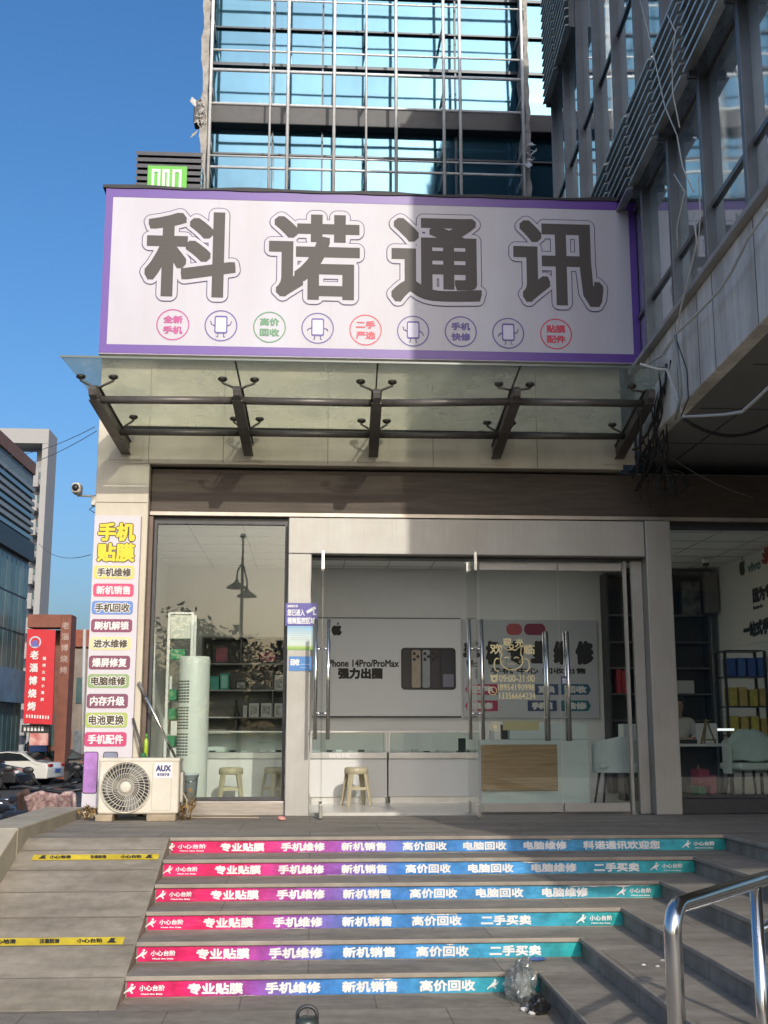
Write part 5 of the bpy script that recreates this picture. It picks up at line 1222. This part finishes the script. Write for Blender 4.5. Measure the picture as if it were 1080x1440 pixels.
for k in range(nb2):
    a, b = A.lerp(B, (k + .06)/nb2), A.lerp(B, (k + .94)/nb2)
    mb = MB(); wall_box(mb, a, b, -.9, z_low - .15, .04, .0); mb.build('shop_window', M_teal_g[0], gb)
    for j in range(3):
        h = (z_mid - .45 - z_low)/3; mb = MB(); wall_box(mb, a, b, z_low + h*j + .06, z_low + h*(j+1) - .04, .05, .0); mb.build('window', M_teal_g[(k*7 + j*3) % 3], gb)
hh = (z_top - 1.2 - z_mid - .7)/8
for j in range(8):
    mb = MB(); wall_box(mb, A, B, z_mid + .75 + hh*j, z_mid + .75 + hh*j + hh*.55, .14, .0)
    mb.build('louvre', mat('office_louvre', (.30, .32, .32), .5, var=.15, scale=3) if j % 3 else mat('office_pane', (.12, .17, .18), .2), gb)
mb = MB(); wall_box(mb, A.lerp(B, .35), A.lerp(B, .98), P(20, 985, 40).z, P(20, 935, 40).z, .3, -.08); mb.build('shop_fascia', mat('fascia_blue', (.16, .28, .40), .5, var=.3, scale=1.5), gb)
# white framed tower
ft = thing('framed_tower', 'tall pale grey apartment tower inside a big square frame', 'building', (-22, 80, -1.3))
YF = 78
q = rect(-60, 602, 58.5, 1000, YF); M_fr = mat('frame_white', (.33, .325, .32), .7, var=.05)
zc = P(40, 623, YF).z; xc = P(50, 801, YF).x
MB().box(q[0], q[1], YF, YF + 3, zc, q[3]).build('frame_beam', M_fr, ft)
MB().box(xc, q[1], YF, YF + 3, -1.3, zc - .02).build('frame_column', M_fr, ft)
ztop = P(50, 648, YF).z
MB().box(q[0], xc - .3, YF + 2, YF + 2.9, -1.3, ztop).build('wall', mat('flat_wall', (.33, .34, .36), .7, var=.1, scale=.6), ft)
nfl = 12; fh = (ztop + 1.3)/nfl/1.0
for k in range(nfl):
    z = -1.3 + fh*k
    MB().box(P(34, 801, YF).x, xc - .32, YF + .6, YF + 1.99, z, z + .25).build('balcony_floor', M_fr, ft)
    MB().box(P(34, 801, YF).x, xc - .32, YF + .6, YF + .7, z + .26, z + 1.2).build('balcony_wall', M_fr, ft)
    MB().box(P(37, 801, YF).x, P(46, 801, YF).x, YF + 1.93, YF + 1.98, z + .9, z + fh - .5).build('window', M_teal_g[1], ft)
MB().box(P(34, 801, YF).x, P(46, 801, YF).x, YF + 2, YF + 2.8, ztop + .01, zc - .05).build('roof_tank', M_fr, ft)
# red terracotta building, banner, low shops
rb = thing('terracotta_building', 'reddish brown building with a deep square portal behind the red banner', 'building', (-13, 46, -1.3))
YR = 44
M_ter = mat('terracotta', (.25, .095, .065), .8, var=.15, scale=2)
q = rect(34, 864, 96, 1060, YR); xa = P(82, 950, YR).x; zl = P(60, 882, YR).z
MB().box(xa, q[1], YR, YR + 1.2, -1.3, q[3]).build('pier', M_ter, rb)
MB().box(q[0], xa - .01, YR, YR + 1.2, zl, q[3]).build('lintel', M_ter, rb)
MB().box(q[0], xa - .01, YR + 1.5, YR + 2.2, -1.3, zl - .01).build('wall', mat('terracotta_back', (.22, .10, .07), .8, var=.25, scale=2), rb)
MB().box(P(79, 960, YR).x, P(84, 960, YR).x, YR + .4, YR + .6, -1.3, P(80, 900, YR).z).build('side_panel', mat('side_panel', (.55, .05, .04), .6), rb)
pz = [P(93, y, YR).z for y in (872, 950)]
for k, s in enumerate('老淄博烧烤'): mb = MB(); lettering(mb, s, (P(91, 910, YR).x, YR - .03, pz[0] - (k + .5)*(pz[0] - pz[1])/5), .35, .33, .01, k=4); mb.build('lettering', mat('faint_print', (.45, .32, .28), .6), rb)
for k in range(3):
    MB().box(P(39, 1000, YR).x + .5*k, P(39, 1000, YR).x + .5*k + .42, YR + 1.42, YR + 1.49, .2, 1.7).build('window', M_teal_g[0], rb)
rbn = thing('banner', 'tall bright red restaurant banner with white writing', 'banner', P(55, 1018, 40))
YBn = 40.0
def bq(px, py): return P(px, py, YBn)
cr = [bq(32.5, 1017), bq(73.5, 1019), bq(78, 886), bq(38.5, 884.5)]
MB().prism(cr, (0, .12, 0)).build('panel', mat('banner_red', (.58, .012, .025), .5, var=.06), rbn)
mb = MB()
for k, s in enumerate('老淄博烧烤'):
    py = 921 + k*18.0; c = bq(48.5 - k*1.0, py) + V((0, -.02, 0)); mb = MB(); lettering(mb, s, c, .36, .38, .016, k=6); mb.build('lettering', M_wtext, rbn)
for k, s in enumerate('烧烤火锅小海鲜'):
    py = 926 + k*9.6; c = bq(62.5 - k*.5, py) + V((0, -.02, 0)); mb = MB(); lettering(mb, s, c, .14, .15, .006, k=4); mb.build('lettering', M_wtext, rbn)
mb = MB(); c = bq(49.5, 903) + V((0, -.02, 0)); disc(mb, c, .26, r_in=.19); mb.build('emblem_print', mat('emblem_pale', (.55, .5, .6), .5), rbn)
mb = MB(); c = bq(49.5, 904) + V((0, -.025, 0)); disc(mb, c, .12); mb.box(c.x - .17, c.x + .17, c.y - .01, c.y, c.z - .16, c.z - .09); mb.build('emblem_print', mat('emblem_blue', (.10, .14, .45), .5), rbn)
mb = MB(); a, b = bq(36, 1007) + V((0, -.02, 0)), bq(70, 1009) + V((0, -.02, 0))
for k in range(9): c = a.lerp(b, (k + .5)/9); mb.box(c.x - .03, c.x + .03, c.y - .01, c.y, c.z - .07, c.z + .07)
mb.build('bar_print', M_wtext, rbn)
for z_, lab, nm_, y0_, y1_, x0_, x1_, m in ((0, 'black strip sign with pale marks below the red banner', 'strip_sign', 1019.5, 1030, 31, 70, M_black), (1, 'small red shop sign under the black strip sign', 'shop_board', 1031, 1048, 42, 68, mat('board_red', (.48, .06, .06), .5, c2=(.65, .45, .40), scale=3)), (2, 'flat blue hoarding beside the parked cars', 'hoarding', 1046, 1057, 42, 66, mat('hoarding_blue', (.07, .16, .42), .5, var=.2))):
    yy = 40.5 if z_ < 2 else 43.9
    q = rect(x0_, y0_, x1_, y1_, yy); t = thing(nm_, lab, 'sign', ((q[0]+q[1])/2, yy, q[2]))
    MB().box(q[0], q[1], yy - .1, yy + (.1 if z_ < 2 else -.02), q[2], q[3]).build('panel', m, t)
    if z_ == 0:
        mb = MB()
        for k in range(6): xx = q[0] + .1 + k*.15; mb.box(xx, xx + .09, 40.38, 40.399, q[2] + .06, q[3] - .06)
        mb.build('bar_print', M_wtext, t)
    if z_ == 2:
        for xx in (q[0], q[1] - .06): MB().box(xx, xx + .06, 43.8, 43.88, -1.45, q[2]).build('post', M_dark, t)
ls = thing('low_shop_row', 'low brick and beige shop row between the terracotta building and the narrow sign', 'building', (-9, 52, -1.3))
q = rect(88, 886, 150, 1060, 50); M_bg = mat('beige_render', (.30, .25, .21), .8, var=.2, scale=1.5)
MB().box(q[0], q[1] + 2, 50, 58, -1.3, q[3] - .9).build('wall', M_bg, ls)
MB().box(q[0], q[1] + 2, 49.8, 58, q[3] - .88, q[3]).build('parapet', mat('brick_red', (.32, .10, .06), .8, var=.2, scale=6), ls)
for k in range(4):
    x = q[0] + .15 + k*.55; MB().box(x, x + .38, 49.93, 49.99, 2.3, 3.6).build('window', M_teal_g[k % 3], ls); MB().box(x, x + .42, 49.9, 49.99, -.9, .9).build('shutter', mat('shutter_%d' % (k % 2), ((.35, .12, .08), (.18, .20, .22))[k % 2], .6, var=.3), ls)
pl_ = MB().tube([P(116, 1060, 30), P(119, 885, 30)], .06, 8).build('pole', mat('pole_white', (.5, .5, .48), .6)); tag(pl_, 'thin white pole between the low shop row and the narrow sign', 'pole')
# hazy backdrop trees beyond
def crown(mb, c, r, n, rnd, size=.14):
    cl_ = [(V((rnd.gauss(0, .45), rnd.gauss(0, .45), rnd.gauss(0, .42))), rnd.uniform(.25, .5)) for _ in range(14)]
    for k in range(n):
        o, s = rnd.choice(cl_); d = V((rnd.gauss(0, 1), rnd.gauss(0, 1), rnd.gauss(0, 1))).normalized() * (rnd.random()**.4) * s
        p = c + V(((o.x + d.x)*r[0], (o.y + d.y)*r[1], (o.z + d.z)*r[2]))
        u = V((rnd.uniform(-1, 1), rnd.uniform(-1, 1), rnd.uniform(-.6, .6))).normalized(); v = u.cross(V((rnd.uniform(-1, 1), rnd.uniform(-1, 1), 1))).normalized()
        s1 = size*rnd.uniform(.6, 1.3); mb.add([p - u*s1, p + v*s1*.5, p + u*s1, p - v*s1*.5], [(0,1,2,3)])
def tree(x, y, z, h, r, lab, seed, n=2200, size=.16, grp='trees'):
    rnd = random.Random(seed); t = thing('tree', lab, 'tree', (x, y, z), grp); mb = MB()
    top = V((x + rnd.uniform(-.2, .2), y, z + h*.75)); mb.tube([(x, y, z), (x + .1, y, z + h*.4), top], .16, 8, r1=.05)
    for k in range(7):
        a = rnd.uniform(0, 6.28); s = V((x + .08, y, z + h*rnd.uniform(.35, .65))); mb.tube([s, s + V((math.cos(a)*r*.5, math.sin(a)*r*.5, h*.18)), s + V((math.cos(a)*r*.8, math.sin(a)*r*.8, h*.24))], .05, 5, r1=.015)
    mb.build('trunk', M_bark, t); mb = MB(); crown(mb, V((x, y, z + h*.66)), (r, r, h*.40), n, rnd, size); mb.build('crown', M_leaf, t)
ob = thing('opposite_building', 'plain grey block across the street, mirrored darkly in the shut glass doors', 'building', (24, -47, ZG))
MB().box(5.5, 44, -55, -45, ZG, 11).build('wall', mat('opposite_wall', (.13, .125, .12), .8, var=.2, scale=.7), ob)
for k in range(12):
    for j in range(3): MB().box(7 + 3*k, 8.8 + 3*k, -44.99, -44.95, 1.4 + 3.2*j, 3.2 + 3.2*j).build('window', M_teal_g[k % 3], ob)
# trees and a street lamp behind the photographer, seen mirrored in the shop windows
for k, (px, y, h, r) in enumerate(((225, 36, 5.6, 2.2), (272, 35, 6.0, 2.3), (330, 38, 4.7, 2.0), (392, 34, 4.9, 2.1), (455, 37, 4.6, 2.0))):
    q = P(px, 900, y)
    tree(q.x, .4 - y, ZG if k else ZG, h, r, ['%s tree across the street mirrored in the shop glass' % s for s in ('Bushy tall', 'Rounded taller', 'Low broad', 'Mid height', 'Low loose', 'Tall wide', 'Tallest wide')][k], 40 + k, 1800, .15, 'trees across the street')
sl2 = thing('street_lamp', 'dark street lamp with two dish shades, mirrored in the window', 'street lamp', (P(341, 900, 35.3).x, -34.9, ZG)); lx = P(341, 800, 35.3).x; ly = -34.9
zf = lambda py: P(341, py, 35.3).z
MB().tube([(lx, ly, ZG), (lx, ly, zf(845)), (lx, ly, zf(756))], .10, 10, r1=.04).build('post', M_dark, sl2); MB().ball((lx, ly, zf(754)), .12).build('finial', M_dark, sl2)
for px, py in ((333, 824), (347, 836)):
    c = V((P(px, py, 35.3).x, ly, zf(py))); MB().lathe(c, [(.02, .35), (.10, .16), (.40, -.04), (.42, -.10), (.05, -.06)], 18).build('lamp_shade', M_dark, sl2)
    MB().tube([(lx, ly, zf(790)), c + V((0, 0, .55)), c + V((0, 0, .3))], .035, 8).build('bracket', M_dark, sl2)

# ================================================================== CARS AND SCOOTERS
M_tyre, M_rim = mat('tyre', (.015, .015, .016), .8), mat('rim_alloy', (.35, .35, .36), .35, .8)
M_cglass = mat('car_glass', (.012, .015, .018), .06, spec=.8)
def car(lab, c, loc, rz, van=False):
    t = thing('parked_car', lab, 'car', (0, 0, 0), 'cars parked beyond the kerb')
    mp_ = mat('car_%.2f_%.2f' % (c[0], c[2]), c, .25, coat=1., var=.03)
    W = .88
    if van: prof = [(-2.2,.35),(-2.25,.9),(-2.15,1.75),(-1.9,1.85),(1.0,1.85),(1.75,1.1),(2.2,.95),(2.25,.35)]; win = [(-1.95,1.1),(-1.85,1.7),(.9,1.7),(1.5,1.12)]
    else: prof = [(-2.25,.32),(-2.3,.75),(-2.2,.98),(-1.65,1.04),(-1.0,1.40),(-.3,1.47),(.35,1.42),(1.15,1.0),(1.95,.86),(2.28,.66),(2.28,.32)]; win = [(-1.42,1.06),(-.92,1.34),(-.3,1.40),(.3,1.35),(.98,1.03)]
    vs, fs = [], []; n = len(prof); L = 7
    for j in range(L):
        y = -W + 2*W*j/(L-1); f = abs(y)/W
        for x, z in prof:
            tum = 1 - .12*max(0, (z - .95))*f if True else 1
            vs.append((x*(1 - .035*f**2), y*(1 - (.20*max(0, z - .95) if f > .5 else .0)), z - .03*f**3))
    for j in range(L-1):
        for k in range(n): fs.append((j*n+k, j*n+(k+1)%n, (j+1)*n+(k+1)%n, (j+1)*n+k))
    fs += [tuple(range(n))[::-1], tuple(range((L-1)*n, L*n))]
    MB().add(vs, fs).build('body', mp_, t, local=True, bevel=.05, seg=3)
    for sy in (-1, 1):
        y = lambda z: sy*(W*(1 - .20*max(0, z - .95)) + .006)
        MB().prism([V((x, y(z), z)) for x, z in win], (0, -sy*.02, 0)).build('side_window', M_cglass, t, local=True)
    a, b = (prof[3], prof[4]) if not van else (prof[1], prof[2])
    for (xa, za), (xb, zb), nm_ in (((prof[6] + prof[7]) and (prof[7], prof[6], 'windscreen') if not van else (prof[5], prof[4], 'windscreen')), ((prof[3], prof[4], 'rear_window') if not van else ((-2.22, 1.1), (-2.17, 1.65), 'rear_window'))):
        A_, B_ = V((xa, 0, za)).lerp(V((xb, 0, zb)), .08), V((xa, 0, za)).lerp(V((xb, 0, zb)), .93)
        o_ = V((.03 if xa > 0 else -.03, 0, .025)); MB().prism([A_ + o_ + V((0, -.70, 0)), A_ + o_ + V((0, .70, 0)), B_ + o_ + V((0, .60, 0)), B_ + o_ + V((0, -.60, 0))], (-o_*.6)).build(nm_, M_cglass, t, local=True)
    for sx in (-1.38, 1.38):
        for sy in (-1, 1):
            wv = MB().lathe((sx, sy*.80, .31), [(.20, -.10), (.31, -.09), (.315, 0), (.31, .09), (.20, .10)], 24, 'Y').build('wheel', M_tyre, t, local=True)
            mb = MB(); mb.lathe((sx, sy*.885, .31), [(.21, -.02), (.21, .008), (.19, .012)], 20, 'Y')
            for k in range(5): a_ = k*1.2566; mb.bar((sx, sy*.897, .31), (sx + .19*math.cos(a_), sy*.897, .31 + .19*math.sin(a_)), .05, .012, (0, 1, 0))
            mb.build('rim', M_rim, wv, local=True)
    for sy in (-1, 1):
        MB().box(2.10, 2.27, sy*.62 - .17, sy*.62 + .17, .66, .78).build('headlight', mat('lamp_clear', (.6, .62, .63), .15), t, local=True, bevel=.03)
        MB().box(-2.29, -2.18, sy*.62 - .16, sy*.62 + .16, .80, .92).build('tail_light', mat('lamp_red', (.30, .01, .01), .2), t, local=True, bevel=.02)
        MB().box(.82, .95, sy*1.0 - .08, sy*1.0 + .08, .98, 1.10).build('wing_mirror', mp_, t, local=True, bevel=.03)
    MB().box(-2.33, -2.27, -.26, .26, .58, .70).build('number_plate', mat('plate_blue', (.04, .09, .35), .4), t, local=True)
    t.location = loc; t.rotation_euler = (0, 0, rz)
def at(px, Y, z=-1.45): q = P(px, 1080, Y); return (q.x, Y, z)
car('white saloon car seen side on, largest of the parked cars', (.66, .66, .62), at(12, 42), R(168))
car('black car with silver wheels at the photo edge before the white saloon', (.016, .016, .018), at(-40, 37.5), R(-8))
car('dark grey car between the two white cars', (.03, .032, .036), at(76, 45.5), R(-28))
car('smaller looking white car next to the narrow sign', (.62, .62, .60), at(88, 50), R(-20))
car('black van parked behind the saloon cars', (.02, .02, .022), at(92, 58), R(-5), True)
def scooter(lab, loc, rz, c, proto=None, cover=None):
    if proto is None:
        t = thing('scooter', lab, 'scooter', (0, 0, 0), 'scooters parked along the kerb'); m = mat('scooter_base', c, .22, coat=1.)
        for x in (-.58, .60):
            wv = MB().lathe((x, 0, .22), [(.12, -.045), (.20, -.05), (.22, 0), (.20, .05), (.12, .045)], 22, 'Y').build('wheel', M_tyre, t, local=True)
            MB().lathe((x, 0, .22), [(.125, -.03), (.02, -.05), (.02, .05), (.125, .03)], 16, 'Y').build('rim', M_rim, wv, local=True)
        vs, fs = [], []; pr = [(-.85,.52),(-.80,.66),(-.45,.70),(-.12,.66),(-.08,.34),(.36,.28),(.50,.46),(.42,.80),(.46,.92),(.56,.88),(.62,.55),(.52,.20),(.30,.18),(-.30,.18),(-.45,.36)]
        L = 5; n = len(pr)
        for j in range(L):
            f = -1 + 2*j/(L-1); w_ = .16
            for x, z in pr: vs.append((x, f*w_*(1.15 if z < .4 else .9), z - .012*abs(f)))
        fs = [(j*n+k, j*n+(k+1)%n, (j+1)*n+(k+1)%n, (j+1)*n+k) for j in range(L-1) for k in range(n)]
        mb = MB().add(vs, fs); b0 = [V(v) for v in vs[:n]]; tr_ = tessellate_polygon([b0]); mb.add(vs[:n], [tuple(q) for q in tr_]); mb.add(vs[-n:], [tuple(q) for q in tr_])
        mb.build('body', m, t, local=True, bevel=.03)
        MB().box(-.80, -.12, -.13, .13, .70, .80).build('seat', M_black, t, local=True, bevel=.05, seg=3)
        MB().tube([(.40, -.34, .98), (.46, -.2, 1.0), (.48, 0, .97), (.46, .2, 1.0), (.40, .34, .98)], .018, 8).build('handlebar', M_black, t, local=True)
        for s in (-1, 1):
            mm = MB().ball((.46, s*.36, 1.19), (.015, .06, .036)).build('mirror', M_black, t, local=True); MB().tube([(.46, s*.2, 1.0), (.47, s*.30, 1.12), (.46, s*.35, 1.17)], .008, 6).build('stalk', M_black, mm, local=True)
        MB().ball((.60, 0, .84), (.045, .11, .075)).build('headlight', mat('lamp_clear2', (.8, .8, .8), .2), t, local=True)
        MB().ball((-.86, 0, .60), (.03, .09, .04)).build('tail_light', mat('lamp_red', (.3, .01, .01), .2), t, local=True)
        MB().tube([(.44, 0, .9), (.62, 0, .24)], .03, 8).build('fork', M_dark, t, local=True)
        MB().tube([(-.85, -.13, .70), (-1.0, -.13, .74), (-1.0, .13, .74), (-.85, .13, .70)], .014, 6).build('grab_rail', M_chrome, t, local=True)
    else: t = copy_tree(proto); t['label'] = lab
    t.location = loc; t.rotation_euler = (0, 0, rz)
    if proto is not None:
        m = mat('scooter_%.2f%.2f' % (c[0], c[1]), c, .3, coat=.6)
        for ch_ in t.children:
            if ch_.name.startswith(('body', 'top_box')): ch_.material_slots[0].link = 'OBJECT'; ch_.material_slots[0].material = m
    if cover:
        n, m_ = 16, 10; vs = []; rnd = random.Random(int(loc[0]*100))
        for i in range(n+1):
            for j in range(m_+1):
                u_, v_ = i/n - .5, j/m_ - .5
                x = .62 - .02 + .14*abs(v_)*2 + .15*(abs(u_)*2)**2; z = 1.02 - (.08 + .55*(j/m_)) + .03*math.sin(9*u_ + 4*v_)
                vs.append((x + .035*math.sin(16*u_ + 3*v_), u_*.46, z + .05 - .3*abs(u_)*.3))
        o = MB().add(vs, [(i*(m_+1)+j, (i+1)*(m_+1)+j, (i+1)*(m_+1)+j+1, i*(m_+1)+j+1) for i in range(n) for j in range(m_)], True).build('leg_cover', cover, t, local=True); o.modifiers.new('solid', 'SOLIDIFY').thickness = .03
    return t
sp = [((-3.02, .05, ZG), R(-118)), ((-2.98, 1.65, ZG), R(-78)), ((-2.50, .95, ZG), R(-94)), ((-3.45, 1.9, ZG), R(-150)), ((-3.0, 2.9, ZG), R(-30)), ((-3.55, .75, ZG), R(-100))]
c0 = scooter('glossy black scooter at the edge of the photo behind the ramp kerb', *sp[0], (.012, .012, .014))
scooter('silver grey scooter behind the kerb between black scooters', *sp[1], (.24, .24, .25), c0, mat('cover_brown', (.07, .04, .035), .8, var=.4, scale=8))
scooter('scooter wrapped in a flowered pink quilt beside the narrow sign', *sp[2], (.10, .03, .04), c0, mat('flower_quilt', (.15, .05, .06), .9, c2=(.52, .41, .38), scale=24))
scooter('dark brown scooter behind the row', *sp[3], (.05, .03, .03), c0)
scooter('black scooter with a pale leg cover farthest from the ramp', *sp[4], (.02, .02, .025), c0, mat('cover_grey', (.22, .22, .22), .9, var=.4, scale=10))
scooter('dark blue scooter beside the glossy black one', *sp[5], (.03, .04, .08), c0)
tb = MB().box(-2.98, -2.62, -1.25, -.95, ZG+.001, ZG+.62).build('teal_crate', mat('crate_teal', (.05, .22, .22), .5, var=.15), bevel=.02); tag(tb, 'teal plastic crate standing against the outside of the ramp kerb', 'crate')

# ================================================================== FOREGROUND
hr = thing('handrail', 'shiny stainless steel handrail with round posts over the side steps', 'handrail', P(945, 1440, -8.65))
a, b = P(955, 1276, -8.65), P(1062, 1240, -7.85); dxy = V((b.x - a.x, b.y - a.y, 0)); rr = .025
c3 = a + (b - a)*2.1; za = a.z
pth = [V((P(949, 1380, -8.65).x, -8.65, -.6)), V((P(949, 1380, -8.65).x, -8.65, za - .07))]
st = pth[1]; dn = (b - a).normalized(); cor = V((st.x, st.y, za)); ab = V((b.x, b.y, b.z)) - cor; dn = ab.normalized()
for k in range(1, 6):
    f = k/6*math.pi/2; pth.append(cor + V((0, 0, -.07)) * (1 - math.sin(f)) + dn*.07*(1 - math.cos(f)))
c3 = cor + ab*2.2; pth += [cor + dn*.08, cor + ab*.5, cor + ab, c3]
pth[0].z = ZG + .002
MB().tube(pth, rr, 18).build('rail', M_chrome, hr)
def flange(mb, p): mb.lathe(p, [(.055, 0), (.055, .012), (.03, .018)], 18)
for f, zb_ in ((1, -5*r_), (2.12, -3*r_)):
    q = cor + ab*f; MB().tube([V((q.x, q.y, zb_ + .001)), V((q.x, q.y, q.z - .01))], rr*.86, 16).build('post', M_chrome, hr)
l0 = cor + ab - V((0, 0, .16)); MB().tube([l0, l0 + ab*1.15], .017, 12).build('lower_rail', M_chrome, hr)
mb = MB(); flange(mb, V((pth[0].x, pth[0].y, ZG + .001))); mb.build('base_plate', M_chrome, hr)
# bollard with a lifting ring
bo = thing('bollard', 'top of a dark steel bollard with a ring handle at the lower picture edge', 'bollard', (P(432, 1440, -8.2).x, -8.2, ZG))
q = P(432, 1431, -8.2); zr = P(432, 1413, -8.2).z
MB().lathe((q.x, -8.2, ZG + .001), [(.09, 0), (.09, .012), (.036, .02), (.036, q.z - ZG - .012), (.030, q.z - ZG), (0, q.z - ZG)], 24).build('post', mat('bollard_paint', (.06, .075, .07), .4, .4, var=.3, scale=20), bo)
MB().tube([(q.x - .029, -8.2, q.z - .005), (q.x - .030, -8.2, zr - .026)] + [(q.x - .030*math.cos(R(a_)), -8.2, zr - .030 + .026*math.sin(R(a_))) for a_ in range(10, 180, 17)] + [(q.x + .030, -8.2, zr - .026), (q.x + .029, -8.2, q.z - .005)], .0062, 10).build('ring', M_dark, bo)
# rubbish
rnd = random.Random(9)
def crumple(c, r, seed, n=22, m_=16, amp=.35):
    rn = random.Random(seed); ph = [(V((rn.gauss(0, 1), rn.gauss(0, 1), rn.gauss(0, 1)))*2.6, rn.uniform(0, 6.28)) for _ in range(9)]; vs = []
    for i in range(m_+1):
        t = math.pi*i/m_
        for k in range(n):
            a_ = 2*math.pi*k/n; d = V((math.sin(t)*math.cos(a_), math.sin(t)*math.sin(a_), -math.cos(t)))
            f = 1 + amp*sum(abs(math.sin(d.dot(w_) + p_)) - .6 for w_, p_ in ph)/3
            p = c + V((d.x*r[0]*f, d.y*r[1]*f, d.z*r[2]*f)); p.z = max(p.z, c.z - r[2]*.8); vs.append(p)
    return MB().add(vs, [(i*n+k, i*n+(k+1)%n, (i+1)*n+(k+1)%n, (i+1)*n+k) for i in range(m_) for k in range(n)])
bag = thing('rubbish_bag', 'crumpled see-through grey plastic bag at the foot of the side step', 'bag', (1.17, -4.72, ZG))
zc_ = ZG + .095
G_bag = glass('bag_film', (.80, .83, .83), .08, .2, .28, (.46, .48, .48))
crumple(V((1.27, -4.66, zc_)), (.08, .075, .115), 2, 46, 34, .5).build('film', G_bag, bag)
crumple(V((1.27, -4.65, ZG + .08)), (.055, .05, .07), 6, 16, 12, .4).build('contents', mat('bag_content', (.30, .31, .30), .8, c2=(.55, .55, .53), scale=16), bag)
crumple(V((1.29, -4.66, ZG + .20)), (.04, .035, .05), 11, 16, 12, .6).build('knot', G_bag, bag)
bb = crumple(V((1.31, -4.98, ZG + .045)), (.055, .09, .055), 4, 22, 16, .4).build('black_bag', mat('black_film', (.012, .012, .013), .25, spec=.6)); tag(bb, 'small black plastic bag slumped in front of the see-through bag', 'bag')
def scrap(name, px, py, z, r, m, lab, grp, seed): c = PZ(px, py, z); return tag(crumple(c + V((0, 0, r[2]*.8 + .001)), r, seed, 12, 8, .5).build(name, m), lab, 'litter', grp)
M_foam = mat('white_foam', (.62, .60, .57), .8, var=.1)
for k, (px, py) in enumerate(((716, 1397), (738, 1422), (746, 1417), (754, 1423), (749, 1427))):
    scrap('foam_scrap', px, py, ZG, (.022, .018, .012), M_foam, 'crumb of white foam beside the see-through bag' if k else 'lone crumb of white foam near the last sticker', 'foam crumbs' , 30 + k)
scrap('blue_wrapper', 754, 1351, -5*r_, (.055, .03, .012), mat('wrapper_blue', (.05, .10, .30), .35), 'crumpled blue wrapper lying near the end of the fifth sticker', None, 41)
scrap('paper_scrap', 396, 1154, 0, (.035, .022, .02), mat('scrap_pink', (.55, .38, .34), .7, c2=(.6, .1, .08), scale=60), 'small white and red paper scrap on the landing before the steel pillar', None, 42)
for k, (px, py, z) in enumerate(((905, 1358, -4*r_), (932, 1352, -3*r_), (925, 1360, -4*r_))):
    scrap('paper_crumb', px, py, z, (.012, .01, .005), M_foam, 'tiny pale paper crumb on the side steps', 'paper crumbs on the side steps', 50 + k)
# dead leaves and grit lying along the steps and the ramp foot
mb = MB(); rnd = random.Random(77)
def flake(x, y, z, s):
    a_ = rnd.uniform(0, 6.28); u = V((math.cos(a_), math.sin(a_), 0)); v = V((-u.y, u.x, 0)); c = V((x, y, z + .004)); mb.add([c - u*s, c + v*s*.6 + V((0, 0, rnd.uniform(0, s*.5))), c + u*s, c - v*s*.6], [(0,1,2,3)])
for i in range(6):
    for k in range(16): flake(rnd.uniform(XL, XR[i]), Y0 - (i+1)*t_ + t_*rnd.uniform(.8, .99) if i < 5 else Y0 - 5*t_ - rnd.uniform(.02, .25), -(i+1)*r_ + .002, rnd.uniform(.003, .010))
for k in range(40): flake(rnd.uniform(-2, 3.4), rnd.uniform(-2.2, -.2), 0, rnd.uniform(.003, .009))
for k in range(40): flake(rnd.uniform(-2.1, 1.4), rnd.uniform(-6.2, -4.9), ZG + .004, rnd.uniform(.004, .012))
gr = mb.build('debris', mat('grit', (.14, .12, .09), .9, var=.5, scale=40)); gr['kind'] = 'stuff'; gr['label'] = 'grit and leaf bits scattered over the steps'
